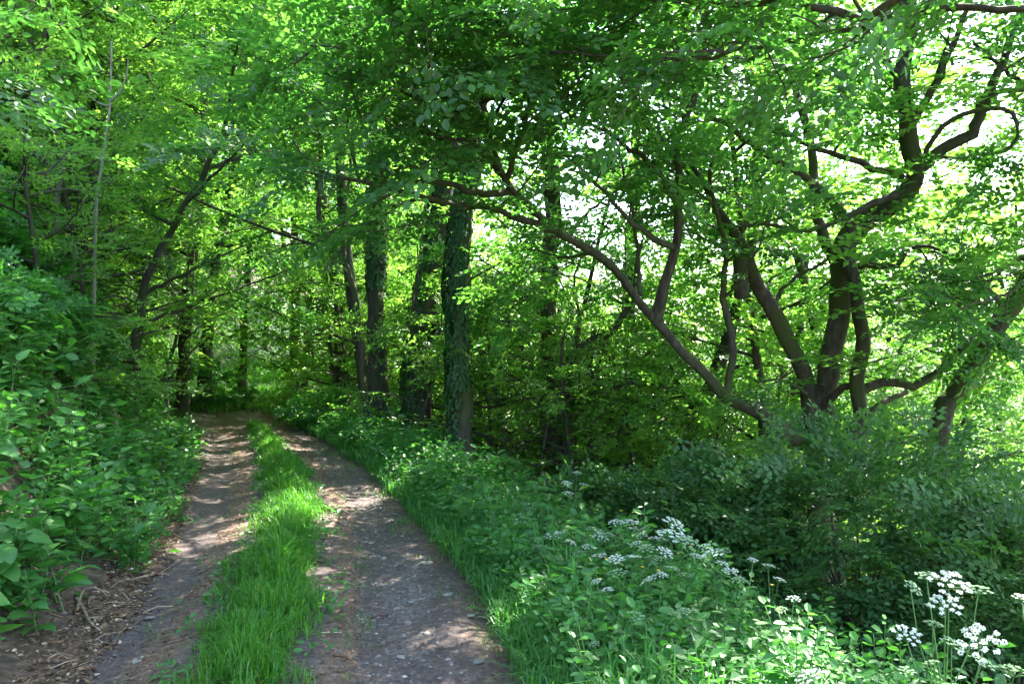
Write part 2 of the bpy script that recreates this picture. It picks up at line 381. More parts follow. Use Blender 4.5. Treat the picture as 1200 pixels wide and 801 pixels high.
# cycle tyre print in the left rut: two rows of lugs
tp = PSs + .98 - .1 * np.sin(PYY * .7); near = (PYY > 3.4) & (PYY < 6.4)
PZ += np.where(near & (np.abs(tp) < .07), -.012 + .014 * (np.sin(PYY * 2 * math.pi / .07) > 0), 0)
edge = np.clip((np.abs(PSs) - 1.0) / .3, 0, 1); PZ -= .07 * edge ** 2
d_ = PSs - strip_s(PYY)
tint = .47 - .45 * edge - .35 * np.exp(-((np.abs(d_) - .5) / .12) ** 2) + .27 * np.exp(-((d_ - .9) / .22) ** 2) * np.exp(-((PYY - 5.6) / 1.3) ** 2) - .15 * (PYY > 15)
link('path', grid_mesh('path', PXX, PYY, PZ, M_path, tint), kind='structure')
def path_z(X, Y): return ground_z(X, Y, False) + .03 * (fbm(X * 3, Y * 3, 5) - .5) + .014 + path_dz(X - cx(Y), Y) + .03 * (fbm(X * 4, Y * 4, 31) - .5)
def top_z(X, Y):
    s = np.abs(X - cx(Y)); return np.where((s < 1.25) & (Y < 21.5), path_z(X, Y) - .07 * np.clip((s - 1.0) / .3, 0, 1) ** 2, ground_z(X, Y))

# ------------------------------------------------------------------ trees
def tree_obj(base, name, label, cat='tree', group=None):
    return link(name, None, None, label, cat, group, loc=(float(base[0]), float(base[1]), float(base[2])))

def make_tree(name, label, stems, limbs, seed, leafmat=M_beech, barkmat=M_bark, spacing=.42, sec=(.9, 1.8), spray=.45, dens=1.0,
              hexa=True, tersp=.26, tertube=True, ivy=None, group=None, sides=12, templ=None, leafscale=1.0, extra_sprays=None, rise=.02, upper=None):
    """stems/limbs: (points, r0, r1, bare). World coordinates; base is first point of first stem."""
    rng = np.random.RandomState(seed); base = np.array(stems[0][0][0])
    wood = Acc(); lws = []; sp = []
    for k, (P, r0, r1, bare) in enumerate(stems):
        Q = catmull(P, .12); r = np.linspace(r0, r1, len(Q)) if not np.iterable(r0) else np.interp(np.linspace(0, 1, len(Q)), np.linspace(0, 1, len(r0)), r0)
        if k == 0: L = np.arange(len(Q)) * .12; r = r * (1 + .55 * np.exp(-L / .3))
        Q = Q + np.stack([.02 * np.sin(np.arange(len(Q)) * .9 + seed), .02 * np.cos(np.arange(len(Q)) * .7 + seed), 0 * r], 1)
        tube(wood, Q - base, r, sides, bump=.3 if r.max() < .3 else .2, seed=seed + k)
    for P, r0, r1, bare in limbs:
        lw = Acc(); lws.append(lw); Q = catmull(P, .12); Q = Q + np.random.RandomState(seed + len(lws)).normal(0, .012, Q.shape); tube(lw, Q - base, np.linspace(r0, r1, len(Q)), 8, bump=.3, seed=seed + 7 + len(lws))
    br = Acc()
    allb = [(np.array(P) - base, (r0 if not np.iterable(r0) else r0[-1]), r1, b) for P, r0, r1, b in list(stems) + list(limbs) if b < 1]
    grow(br, sp, allb, rng, spacing=spacing, sec=sec, tersp=tersp, spray=spray, tertube=tertube, dens=dens, rise=rise)
    root = tree_obj(base, name, label, group=group)
    part('trunk', wood.mesh('trunk', barkmat, True), root)
    for lw in lws: part('limb', lw.mesh('limb', barkmat, True), root)
    part('branches', br.mesh('branches', barkmat, True), root, kind='stuff')
    cr = Acc()
    if extra_sprays: sp += [(o - base, a, s) for o, a, s in extra_sprays]
    O = np.array([x[0] for x in sp]); A = np.array([x[1] for x in sp]); S = np.array([x[2] for x in sp])
    add_sprays(cr, O, A, S, rng, hexa=hexa, templ=templ, leafscale=leafscale)
    part('crown', cr.mesh('crown', leafmat, False), root, kind='stuff')
    if ivy:
        iv = Acc()
        for (k, a0, a1, cnt, r0, r1, arc) in ivy:
            Q = catmull(stems[k][0], .1) - base; n = len(Q)
            f = rng.uniform(a0, a1, cnt) * (n - 1); i = np.minimum(f.astype(int), n - 2); fr = (f - i)[:, None]
            c = Q[i] * (1 - fr) + Q[i + 1] * fr; th = rng.uniform(arc[0], arc[1], cnt)
            lump = fbm(th * 1.3 + 20, f * .16 + 5, seed); kp = lump > .3; f, i, fr, c, th, lump = f[kp], i[kp], fr[kp], c[kp], th[kp], lump[kp]; cnt = len(f)
            rr = (r0 + (r1 - r0) * f / (n - 1)) * 1.0 + rng.uniform(.0, .03, cnt) + .22 * np.maximum(lump - .42, 0)
            out = np.stack([np.cos(th), np.sin(th), 0 * th], 1)
            pos = c + out * rr[:, None]
            d = np.stack([-np.sin(th) * rng.normal(0, .5, cnt), np.cos(th) * rng.normal(0, .5, cnt), -np.ones(cnt)], 1) + out * .25
            leaves(iv, pos, d, out + rng.normal(0, .25, (cnt, 3)) + [0, 0, .35], rng.uniform(.03, .095, cnt), rng.beta(2, 2.4, cnt), True)
        part('ivy', iv.mesh('ivy', M_ivy), root, kind='stuff')
    if upper:
        for k, ox, oy, oz, sc in upper: upper_crown(root, k, (ox, oy, oz), sc)
    return root

def gz(x, y): return float(ground_z(np.array(x), np.array(y)))
def base_at(px, Y, dz=-.25):
    x = (px - 600) / F * Y; return np.array([x, Y, gz(x, Y) + dz])
def pts(*a): return [W(*p) for p in a]

# --- generic background trees (variants, copied)
def variant(seed, H, spread, bare, leafmat, spray=.66):
    rng = np.random.RandomState(seed); P = [np.zeros(3)]; d = np.array([rng.normal(0, .08), rng.normal(0, .08), 1])
    for i in range(6): d = nrm(d + np.append(rng.normal(0, .06, 2), .05)); P.append(P[-1] + d * H / 6)
    Q = catmull(P, .3); limbs = []; n = 17
    for k in range(n):
        t = bare + (.97 - bare) * k / n; i = int(t * (len(Q) - 1)); az = k * 2.4 + rng.uniform(-.4, .4); L = spread * rng.uniform(.7, 1.1) * (1.15 - .65 * t)
        dd = np.array([math.cos(az), math.sin(az), .3]); b = Q[i]
        limbs.append(([b, b + dd * L * .5, b + dd * L + [0, 0, rng.uniform(-.4, .5)]], .035, .01, .1))
    wood = Acc(); br = Acc(); sp = []
    r0 = .011 * H
    tube(wood, Q, np.linspace(r0, .03, len(Q)) * (1 + .5 * np.exp(-np.arange(len(Q)) / 1.2)), 9, .1, seed)
    for p, a, b, c in limbs: q = catmull(p, .4); tube(br, q, np.linspace(a, b, len(q)), 5)
    grow(br, sp, limbs + [(P, r0, .03, .75)], rng, spacing=.65, sec=(1.2, 2.2), ter=(.5, .9), tersp=.36, spray=spray, sides=4, tertube=False, dens=1.0)
    cr = Acc(); add_sprays(cr, [x[0] for x in sp], [x[1] for x in sp], [x[2] for x in sp], rng, hexa=False, templ=SPRF, leafscale=1.05)
    return wood.mesh('trunk', M_barkd, True), br.mesh('branches', M_barkd, True), cr.mesh('crown', leafmat)
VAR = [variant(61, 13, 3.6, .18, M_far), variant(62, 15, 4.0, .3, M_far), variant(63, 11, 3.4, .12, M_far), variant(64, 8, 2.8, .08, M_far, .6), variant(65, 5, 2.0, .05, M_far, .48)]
UPR = np.random.RandomState(5)
def upper_crown(root, k, off, sc=1.0):  # unseen leaf crowns, added overhead to shade the track
    """the part of a tree's crown above the picture: limbs and leaves shared with the other trees"""
    rz = UPR.uniform(0, 6.28)
    for nm, me in (('crown', VAR[k][2]),):
        o = part(nm, me, root, kind='stuff'); o.location = off; o.rotation_euler = (0, 0, rz); o.scale = (sc, sc, sc * .8)
# --- the ivy-clad trunks on the right verge
make_tree('ivy_clad_tree', 'straight tree trunk thickly covered in ivy at the verge, right of the other ivy trunks',
  [([base_at(541, 11.5), W(540, 470, 11.5), W(537, 380, 11.5), W(540, 260, 11.5), W(551, 190, 11.5), W(552, 60, 11.6), W(548, -120, 11.8), W(560, -330, 12)], [.175, .155, .14, .135, .145, .13, .1, .04], .04, .5)],
  [([W(551, 120, 11.5), W(620, 60, 10.8), W(700, 20, 10)], .05, .015, .1), ([W(551, 150, 11.5), W(500, 90, 10.6), W(430, 40, 9.8)], .05, .015, .1),
   ([W(550, 60, 11.6), W(480, -40, 12.5), W(380, -90, 13)], .06, .015, .2), ([W(550, 0, 11.6), W(650, -90, 12), W(760, -130, 12)], .06, .015, .2),
   ([W(550, -60, 11.6), W(520, -180, 10), W(500, -260, 8.5)], .06, .015, .2), ([W(548, -120, 11.6), W(560, -300, 13), W(600, -350, 15)], .05, .015, .1)],
  11, upper=[(0, 0, 0, 2.6, 1.0)], spacing=.33, hexa=False, leafscale=1.15, spray=.5, ivy=[(0, .14, .52, 7500, .155, .125, (math.pi * .85, math.pi * 1.72)), (0, .12, .5, 900, .155, .125, (0, 6.28)), (0, .05, .16, 300, .17, .16, (3.3, 4.6))])
make_tree('ivy_clad_tree', 'leaning tree trunk with ivy up its left side, behind the straight ivy trunk',
  [([base_at(484, 14.2), W(486, 495, 14.2), W(494, 400, 14.2), W(508, 300, 14.2), W(521, 215, 14.2), W(535, 90, 14.2), W(545, -80, 14.4), W(560, -220, 14.6)], [.3, .25, .22, .2, .18, .16, .12, .05], .04, .5)],
  [([W(530, 130, 14.2), W(590, 60, 13.6), W(650, 10, 13)], .06, .015, .1), ([W(525, 190, 14.2), W(460, 110, 13.6), W(410, 70, 13)], .05, .015, .1),
   ([W(540, 20, 14.2), W(470, -60, 14.8), W(400, -120, 15.5)], .06, .015, .1), ([W(545, -60, 14.3), W(640, -140, 15.2), W(700, -200, 16)], .06, .015, .1)],
  12, upper=[(1, 0, 0, 1.5, 1.0)], spacing=.36, hexa=False, leafscale=1.15, spray=.55, ivy=[(0, .12, .5, 2600, .25, .17, (math.pi * .8, math.pi * 1.45)), (0, .05, .2, 500, .28, .22, (3.0, 5.2))], barkmat=M_barkd)
make_tree('ivy_clad_tree', 'tree with split bare lower trunk and ivy higher up, left of the leaning ivy trunk',
  [([base_at(442, 15.2), W(443, 500, 15.2), W(441, 430, 15.2), W(440, 330, 15.2), W(442, 230, 15.2), W(446, 60, 15.2), W(450, -120, 15.4), W(452, -230, 15.5)], [.2, .17, .155, .145, .14, .12, .09, .04], .04, .45),
   ([base_at(453, 15.1), W(453, 495, 15.1), W(450, 430, 15.1), W(445, 370, 15.15)], [.08, .07, .055, .03], .03, 1.0)],
  [([W(445, 160, 15.2), W(380, 90, 14.6), W(330, 50, 14)], .05, .015, .1), ([W(446, 90, 15.2), W(510, 20, 15.8), W(560, -20, 16.5)], .05, .015, .1),
   ([W(447, -20, 15.2), W(400, -120, 14.2), W(350, -180, 13.5)], .06, .015, .1)],
  13, upper=[(0, 0, 0, 3, 1.0)], spacing=.36, hexa=False, leafscale=1.15, spray=.55, ivy=[(0, .25, .62, 3800, .16, .145, (math.pi * .7, math.pi * 2.3))], barkmat=M_barkd)
make_tree('slender_tree', 'slender grey curved trunk forking below the low boughs, left of the split trunk',
  [([base_at(430, 13.6), W(429, 490, 13.6), W(424, 420, 13.6), W(411, 325, 13.6), W(388, 285, 13.5), W(372, 245, 13.4), W(377, 205, 13.3), W(368, 100, 13.2), W(372, -40, 13.2)], [.06, .058, .056, .054, .05, .046, .042, .03, .012], .01, .62)],
  [([W(411, 325, 13.6), W(403, 285, 13.6), W(408, 215, 13.7), W(415, 110, 13.8), W(410, 10, 14)], .032, .01, .5)], 14, spacing=.4, sec=(.7, 1.4), spray=.42)
make_tree('sapling', 'thin crooked sapling crossing in front of the leaning ivy trunk',
  [([base_at(488, 13.2), W(492, 495, 13.2), W(503, 462, 13.2), W(486, 435, 13.2), W(481, 380, 13.2), W(488, 330, 13.2), W(492, 250, 13.1)], .04, .008, .7)],
  [([W(503, 462, 13.2), W(513, 430, 13.2), W(517, 380, 13.2), W(525, 330, 13.3)], .02, .006, .4)], 15, spacing=.4, sec=(.5, .9), spray=.35)

# --- big leaning tree whose limb crosses to the left, right half of the photograph
LX = 9.0
make_tree('leaning_beech_tree', 'great dark beech limb leaning left across the wood with boughs reaching over the track',
  [([base_at(1010, 10.4), W(958, 535, 10.2), W(935, 516, 10.0), W(885, 480, 9.7), W(850, 462, 9.4), W(808, 418, 9.1), W(766, 375, 8.9), W(733, 328, 8.7), W(690, 292, 8.5), W(650, 268, 8.3), W(617, 240, 8.1), W(594, 210, 7.9), W(570, 150, 7.8), W(560, 80, 7.6)],
    [.18, .13, .12, .115, .115, .1, .09, .07, .058, .05, .042, .038, .03, .02], .02, .72),
   ([W(766, 375, 8.9), W(778, 340, 8.8), W(790, 295, 8.7), W(797, 215, 8.6), W(788, 180, 8.5), W(770, 160, 8.4), W(740, 110, 8.2), W(700, 60, 8)], [.07, .06, .052, .045, .04, .034, .026, .015], .015, .45)],
  [([W(655, 272, 8.3), W(600, 252, 8.0), W(560, 242, 7.8), W(515, 236, 7.5), W(470, 222, 7.3), W(400, 208, 7.1), W(372, 196, 7.0), W(340, 165, 6.9)], .038, .01, .3),
   ([W(600, 222, 8.0), W(560, 226, 7.8), W(520, 214, 7.6), W(455, 214, 7.4), W(425, 212, 7.3), W(410, 170, 7.2), W(405, 120, 7.1)], .035, .01, .3),
   ([W(790, 290, 8.7), W(740, 262, 8.5), W(710, 225, 8.3), W(685, 205, 8.1), W(660, 170, 7.8)], .035, .01, .2),
   ([W(795, 240, 8.6), W(760, 190, 8.2), W(700, 150, 7.8), W(640, 120, 7.4)], .035, .01, .2),
   ([W(850, 462, 9.4), W(858, 400, 9.3), W(846, 350, 9.2), W(850, 290, 9.1), W(838, 240, 9), W(830, 190, 8.9)], .05, .015, .4),
   ([W(733, 328, 8.7), W(700, 300, 8.9), W(660, 300, 9.2), W(620, 290, 9.4)], .02, .008, .2),
   ([W(750, 345, 8.8), W(748, 300, 9.0), W(740, 240, 9.3), W(720, 160, 9.5)], .03, .01, .3),
   ([W(594, 210, 7.9), W(540, 150, 7.3), W(480, 110, 6.8), W(420, 90, 6.4)], .035, .01, .1),
   ([W(594, 210, 7.9), W(620, 130, 7.2), W(640, 60, 6.6)], .03, .01, .1),
   ([W(570, 150, 7.8), W(500, 100, 7.2), W(420, 60, 6.9), W(350, 50, 6.7)], .026, .008, .1), ([W(594, 210, 7.9), W(560, 170, 7.3), W(520, 160, 7.0), W(470, 150, 6.8), W(430, 130, 6.7)], .024, .008, .1),
   ([W(560, 80, 7.6), W(500, 30, 7.4), W(440, -10, 7.2), W(380, -30, 7)], .024, .008, .1), ([W(570, 150, 7.8), W(590, 110, 7.0), W(560, 70, 6.6), W(540, 20, 6.4)], .02, .007, .1), ([W(566, 120, 7.7), W(620, 100, 7.1), W(680, 60, 6.8)], .02, .007, .1),
   ([W(570, 150, 7.8), W(560, 30, 8.2), W(540, -80, 8.6)], .035, .01, .1),
   ([W(790, 180, 8.5), W(820, 90, 8.3), W(830, 10, 8.1), W(820, -80, 8)], .04, .01, .2)],
  21, upper=[(2, .5, .5, 3.5, .9)], spacing=.27, sec=(.8, 1.7), spray=.46, tersp=.24, leafscale=1.15)

# --- multi-stemmed beech on the right
Y6 = 10.0
make_tree('multi_stemmed_beech_tree', 'old beech with several thick twisting stems rising from one base beyond the shrub',
  [([base_at(962, Y6), W(958, 520, Y6), W(962, 470, Y6), W(978, 400, Y6), W(988, 330, Y6), W(990, 285, Y6), W(1012, 262, 9.9), W(1048, 236, 9.7), W(1075, 200, 9.5), W(1064, 150, 9.4), W(1058, 95, 9.3), W(1066, 20, 9.2), W(1060, -80, 9.1), W(1070, -200, 9)],
    [.26, .2, .17, .15, .135, .13, .13, .13, .115, .1, .09, .075, .055, .03], .02, .62),
   ([W(952, 500, Y6), W(948, 465, Y6), W(934, 420, 9.9), W(905, 365, 9.8), W(880, 315, 9.7), W(858, 268, 9.6), W(835, 232, 9.5), W(800, 180, 9.3)], [.11, .1, .095, .085, .075, .065, .045, .02], .02, .7),
   ([W(983, 560, 9.7), W(985, 525, 9.6), W(1008, 490, 9.5), W(1005, 440, 9.5), W(1012, 395, 9.5), W(1004, 345, 9.5), W(992, 300, 9.6), W(1000, 262, 9.7)], [.12, .1, .085, .09, .08, .078, .09, .08], .08, 1.0),
   ([W(1012, 560, 9.9), W(1012, 500, 9.9), W(1030, 475, 10), W(1062, 458, 10.1)], [.08, .06, .05, .03], .02, 1.0)],
  [([W(1008, 458, 9.5), W(1035, 446, 9.5), W(1070, 452, 9.4), W(1100, 437, 9.4), W(1128, 405, 9.3), W(1160, 405, 9.2), W(1210, 415, 9.1), W(1270, 400, 9)], .055, .02, .45),
   ([W(962, 480, Y6), W(975, 462, 9.8), W(1000, 450, 9.6)], .05, .045, 1),
   ([W(945, 460, 9.8), W(920, 443, 9.7), W(890, 446, 9.6), W(868, 440, 9.5)], .025, .01, .6),
   ([W(990, 318, 9.8), W(1015, 308, 9.7), W(1050, 310, 9.6), W(1075, 288, 9.5), W(1115, 298, 9.4)], .05, .015, .5),
   ([W(1060, 225, 9.6), W(1020, 240, 9.5), W(980, 258, 9.4), W(950, 270, 9.3), W(905, 264, 9.2), W(862, 263, 9.1)], .05, .015, .3),
   ([W(1058, 207, 9.6), W(1010, 190, 9.5), W(960, 174, 9.4), W(925, 160, 9.3), W(885, 145, 9.2), W(840, 120, 9.1)], .045, .015, .3),
   ([W(1000, 268, 9.9), W(965, 225, 9.9), W(920, 195, 9.8), W(870, 160, 9.7), W(820, 126, 9.6), W(760, 100, 9.4)], .055, .02, .35),
   ([W(1075, 200, 9.5), W(1110, 172, 9.4), W(1140, 158, 9.3), W(1155, 120, 9.2), W(1175, 70, 9.1), W(1195, 20, 9)], .08, .03, .3),
   ([W(1080, 195, 9.4), W(1095, 160, 9.2), W(1130, 132, 9.1), W(1175, 126, 9.0), W(1192, 145, 9.0), W(1185, 172, 9.0), W(1150, 182, 9.1), W(1095, 184, 9.2)], .032, .016, 1.0),
   ([W(1140, 158, 9.3), W(1165, 110, 9.1), W(1200, 105, 9), W(1260, 90, 8.9)], .04, .015, .3),
   ([W(1060, 95, 9.3), W(1030, 60, 9.1), W(1000, 20, 8.9), W(940, 5, 8.7), W(880, -10, 8.6)], .05, .015, .1),
   ([W(1064, 150, 9.4), W(1100, 90, 9.2), W(1130, 20, 9), W(1150, -60, 8.8)], .05, .015, .2),
   ([W(870, 297, 9.7), W(867, 325, 9.65), W(869, 348, 9.6)], .1, .08, 1.0),
   ([W(1066, 20, 9.2), W(1000, -60, 8.4), W(920, -120, 7.6), W(820, -160, 7)], .06, .015, .2),
   ([W(1066, -20, 9.2), W(1100, -140, 10.2), W(1160, -220, 11)], .06, .015, .1),
   ([W(975, 390, Y6), W(985, 330, 10.4), W(960, 260, 10.8), W(950, 180, 11), W(930, 90, 11.2), W(900, 0, 11.4), W(880, -90, 11.5)], .09, .02, .5),
   ([W(905, 365, 9.8), W(925, 330, 10.3), W(975, 300, 10.8), W(1030, 250, 11.2)], .03, .01, .2)],
  22, upper=[(0, 1.5, 1.5, 3.5, .9)], spacing=.42, sec=(.8, 1.7), spray=.46, leafscale=1.2, barkmat=M_bark)

make_tree('leaning_beech_tree', 'single bare trunk leaning right at the right edge beyond the shrub',
  [([base_at(1088, 10.6), W(1100, 525, 10.6), W(1122, 460, 10.6), W(1152, 410, 10.5), W(1180, 365, 10.4), W(1225, 290, 10.3), W(1275, 180, 10.2), W(1300, 20, 10), W(1310, -150, 10)], [.2, .15, .14, .13, .12, .11, .1, .07, .03], .03, .5)],
  [([W(1180, 365, 10.4), W(1150, 330, 10), W(1110, 300, 9.7), W(1070, 290, 9.5)], .03, .01, .15), ([W(1275, 180, 10.2), W(1200, 100, 9.8), W(1140, 50, 9.4)], .05, .015, .1),
   ([W(1225, 290, 10.3), W(1160, 320, 9.5), W(1100, 345, 8.9), W(1050, 352, 8.5)], .035, .01, .15), ([W(1290, 100, 10.2), W(1350, 0, 9.8), W(1400, -50, 9.4)], .05, .015, .1),
   ([W(1225, 290, 10.3), W(1200, 330, 9), W(1160, 350, 8.2), W(1110, 360, 7.8)], .03, .01, .1)],
  23, upper=[(1, 2, 0, 3.4, 1.0)], spacing=.33, sec=(.8, 1.6), spray=.46, leafscale=1.2)

# --- tree standing just out of frame on the right, its boughs hang into the top
tb = np.array([4.6, 4.4, gz(4.6, 4.4) - .2])
make_tree('overhanging_beech_tree', 'beech bough hanging across the top edge with large near leaves',
  [([tb, tb + [.1, 0, 2.2], tb + [-.1, .1, 4.5], tb + [.2, .2, 7], tb + [0, 0, 10]], [.24, .2, .17, .13, .05], .05, .55)],
  [([W(1560, 120, 4.6), W(1300, -60, 5.0), W(1090, -20, 5.4), W(1015, 22, 5.7), W(985, 12, 5.8), W(910, 2, 6.0), W(800, 4, 6.2), W(700, -8, 6.3), W(600, -20, 6.3)], .06, .012, .45),
   ([W(910, 2, 6.0), W(880, 40, 5.8), W(850, 60, 5.6), W(760, 60, 5.4)], .018, .006, .1),
   ([W(1500, 0, 4.7), W(1150, -110, 5.2), W(850, -90, 5.6), W(700, -50, 5.8), W(560, -60, 5.8), W(480, -30, 5.8)], .06, .012, .4),
   ([W(1500, 60, 4.7), W(1150, 10, 5.4), W(950, 40, 6.0), W(780, 70, 6.3), W(640, 60, 6.4), W(540, 80, 6.3)], .03, .008, .35),
   ([W(1100, -60, 5.4), W(900, -40, 6.4), W(720, 10, 7.0), W(600, 20, 7.2), W(480, 10, 7.2)], .03, .008, .25),
   ([W(1560, -200, 5), W(1200, -350, 5.4), W(900, -450, 6), W(650, -500, 6.5)], .07, .015, .3),
   ([tb + [0, 0, 6], tb + [-1.8, 1.5, 7.6], tb + [-3.4, 3, 8.4]], .07, .015, .2), ([tb + [0, 0, 5.5], tb + [-2, .2, 7], tb + [-4, .4, 7.6], tb + [-6, .8, 7.8]], .08, .015, .2),
   ([tb + [0, 0, 6.5], tb + [1.5, 1.5, 8], tb + [2.5, 3, 9]], .07, .015, .2), ([tb + [0, 0, 5], tb + [1, 2, 6], tb + [1.2, 4, 6.6]], .07, .015, .2)],
  24, spacing=.25, sec=(.7, 1.4), spray=.46, leafscale=1.15)

# --- darker trees in the middle
make_tree('forked_tree', 'dark forked trunk with ascending limbs standing in the shade behind the verge plants',
  [([base_at(664, 12.8), W(664, 520, 12.8), W(660, 470, 12.8), W(665, 430, 12.8), W(690, 400, 12.7), W(720, 385, 12.6), W(740, 350, 12.5), W(752, 280, 12.4)], [.2, .17, .15, .13, .09, .06, .045, .02], .02, .55),
   ([base_at(645, 13), W(648, 500, 13), W(646, 420, 13), W(642, 330, 13), W(648, 240, 13), W(640, 120, 13), W(650, -60, 13)], [.2, .17, .15, .13, .11, .08, .03], .02, .35)],
  [([W(662, 440, 12.8), W(650, 405, 12.7), W(640, 385, 12.6), W(600, 360, 12.4)], .05, .012, .3), ([W(690, 400, 12.7), W(720, 402, 12.5), W(760, 392, 12.3)], .03, .01, .3),
   ([W(665, 430, 12.8), W(680, 380, 12.9), W(672, 330, 13), W(690, 280, 13.2)], .04, .01, .3),
   ([W(646, 380, 13), W(600, 330, 12.6), W(560, 300, 12.2)], .04, .01, .2), ([W(642, 300, 13), W(700, 240, 13), W(750, 200, 13)], .04, .01, .2),
   ([W(648, 460, 13), W(600, 440, 12.4), W(565, 430, 12)], .03, .01, .2), ([W(660, 480, 12.8), W(710, 455, 12.2), W(760, 450, 11.8), W(800, 455, 11.4)], .03, .01, .2)],
  25, spacing=.36, sec=(.9, 1.8), spray=.55, barkmat=M_barkd, tertube=False, hexa=False, leafscale=1.1)
make_tree('forest_tree', 'straight dark trunk right of the forked tree in the shade',
  [([base_at(732, 15.5), W(734, 480, 15.5), W(739, 410, 15.5), W(736, 330, 15.5), W(745, 200, 15.5), W(740, 0, 15.5)], [.16, .13, .12, .11, .08, .03], .03, .3)],
  [([W(738, 430, 15.5), W(780, 400, 15), W(820, 390, 14.6)], .04, .01, .2), ([W(736, 360, 15.5), W(690, 330, 15), W(650, 320, 14.6)], .04, .01, .2), ([W(736, 300, 15.5), W(790, 260, 15.4), W(840, 240, 15.2)], .04, .01, .2),
   ([W(738, 460, 15.5), W(700, 450, 14.6), W(670, 440, 14)], .03, .01, .2)],
  26, spacing=.5, spray=.55, barkmat=M_barkd, tertube=False, hexa=False)
make_tree('forest_tree', 'dark trunk leaning right between the straight trunk and the great leaning limb',
  [([base_at(795, 14), W(800, 515, 14), W(815, 480, 14), W(838, 440, 14), W(858, 380, 14), W(880, 280, 14), W(890, 140, 14), W(900, 0, 14)], [.17, .14, .12, .11, .1, .08, .06, .03], .03, .4)],
  [([W(815, 480, 14), W(790, 440, 13.6), W(780, 400, 13.4), W(790, 350, 13)], .05, .01, .2), ([W(838, 440, 14), W(880, 425, 13.6), W(930, 430, 13.2)], .04, .01, .2), ([W(858, 380, 14), W(900, 330, 14.4), W(950, 300, 14.8)], .04, .01, .2)],
  27, spacing=.5, spray=.5, dens=.8, barkmat=M_barkd, tertube=False, hexa=False)

# --- trees on and beyond the bank at the left
def simple_tree(px, Y, path, r, label, seed, leafmat=M_far, top=True, spray=.7, name='forest_tree', spacing=.6, sec=(1.2, 2.2), limbn=8, start=.3, dens=1.0, dz=-.25):
    P = [base_at(px, Y, dz)] + [W(a, b, Y + c) for a, b, c in path]; rng = np.random.RandomState(seed + 500)
    limbs = []; Q = catmull(P, .3)
    for k in range(limbn):
        t = start + (.97 - start) * k / limbn; i = int(t * (len(Q) - 1)); az = rng.uniform(0, 6.28); L = rng.uniform(1.6, 3.0) * (1.1 - .4 * t) * (Y / 20) ** .3
        d = np.array([math.cos(az), math.sin(az), .35]); b = Q[i]
        limbs.append(([b, b + d * L * .5 + [0, 0, .1], b + d * L + [0, 0, .15]], r * .35, .012, .15))
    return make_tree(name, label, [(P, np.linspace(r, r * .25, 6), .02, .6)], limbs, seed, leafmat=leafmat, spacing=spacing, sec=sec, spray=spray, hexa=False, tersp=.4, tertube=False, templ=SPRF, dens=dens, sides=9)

simple_tree(212, 19, [(216, 420, 0), (221, 330, 0), (233, 235, 0), (240, 100, 0), (236, -60, 0), (240, -200, 0)], .15, 'thicker of the pair of upright trunks on the bank where the track bends', 41)
simple_tree(238, 21, [(242, 400, 0), (250, 320, 0), (268, 235, 0), (285, 120, 0), (290, -60, 0), (300, -180, 0)], .16, 'right-leaning trunk of the pair on the bank where the track bends', 42)
simple_tree(283, 25, [(285, 420, 0), (290, 330, 0), (295, 230, 0), (298, 80, 0), (300, -80, 0)], .13, 'thin trunk above the grassy end of the track', 43)
simple_tree(346, 24, [(346, 420, 0), (347, 350, 0), (345, 250, 0), (350, 120, 0), (352, -60, 0)], .15, 'thicker of two adjoining trunks right of the grassy end of the track', 44)
simple_tree(358, 24.5, [(358, 420, 0), (363, 350, 0), (370, 250, 0), (375, 120, 0), (380, 0, 0)], .1, 'thinner of two adjoining trunks right of the grassy end of the track', 45, limbn=5)
simple_tree(150, 13, [(168, 345, 0), (182, 305, 0), (205, 262, 0), (232, 215, -.4), (262, 160, -.8), (300, 100, -1.2)], .1, 'dark crooked trunk leaning out from the bank toward the track', 46, leafmat=M_beech, limbn=7, spray=.5, spacing=.45)
simple_tree(192, 14.5, [(196, 430, 0), (207, 395, 0), (218, 350, 0), (222, 290, 0)], .05, 'short thin stem low on the bank by the dirt scar', 47, limbn=4, spray=.4, sec=(.5, 1))
simple_tree(38, 17, [(38, 180, 0), (36, 100, 0), (40, 20, 0), (38, -120, 0)], .09, 'thin tall trunk at the upper left edge on the hillside', 48, limbn=9)
simple_tree(22, 15, [(24, 180, 0), (26, 80, 0), (22, -60, 0)], .05, 'thinner stem at the far upper left beside the tall thin trunk', 49, limbn=6)
simple_tree(166, 24, [(163, 150, 0), (160, 60, 0), (158, -80, 0)], .16, 'tall trunk high on the hillside behind the dead pale sapling', 50, limbn=10)
simple_tree(455, 24, [(456, 400, 0), (458, 150, 0), (457, 20, 0), (455, -100, 0)], .17, 'tall straight trunk seen at the top between the leaf masses', 51, limbn=9)

# dead pale sapling and broken stub on the hillside
def dead_stem(name, label, Y, P, r, brs, mat=M_dead):
    a = Acc(); base = P[0]; Q = catmull(P, .15) - base; tube(a, Q, np.linspace(r, r * .3, len(Q)), 8, .1, 3)
    root = tree_obj(base, name, label); part('trunk', a.mesh('trunk', mat, True), root)
    for b, rr in brs:
        c = Acc(); q = catmull(b, .12) - base; tube(c, q, np.linspace(rr, rr * .25, len(q)), 6, .05, 2); part('branch', c.mesh('branch', mat, True), root)
    return root
dead_stem('dead_sapling', 'pale leafless dead sapling standing among the leaves of the hillside', 11,
  [base_at(108, 11), W(112, 260, 11), W(120, 190, 11), W(128, 130, 11), W(130, 90, 11), W(131, 48, 11)], .036,
  [([W(129, 118, 11), W(142, 105, 11), W(149, 85, 11), W(150, 70, 11)], .02), ([W(127, 124, 11), W(115, 120, 11), W(100, 108, 10.9)], .015), ([W(116, 215, 11), W(106, 222, 11), W(98, 235, 10.9)], .02)])
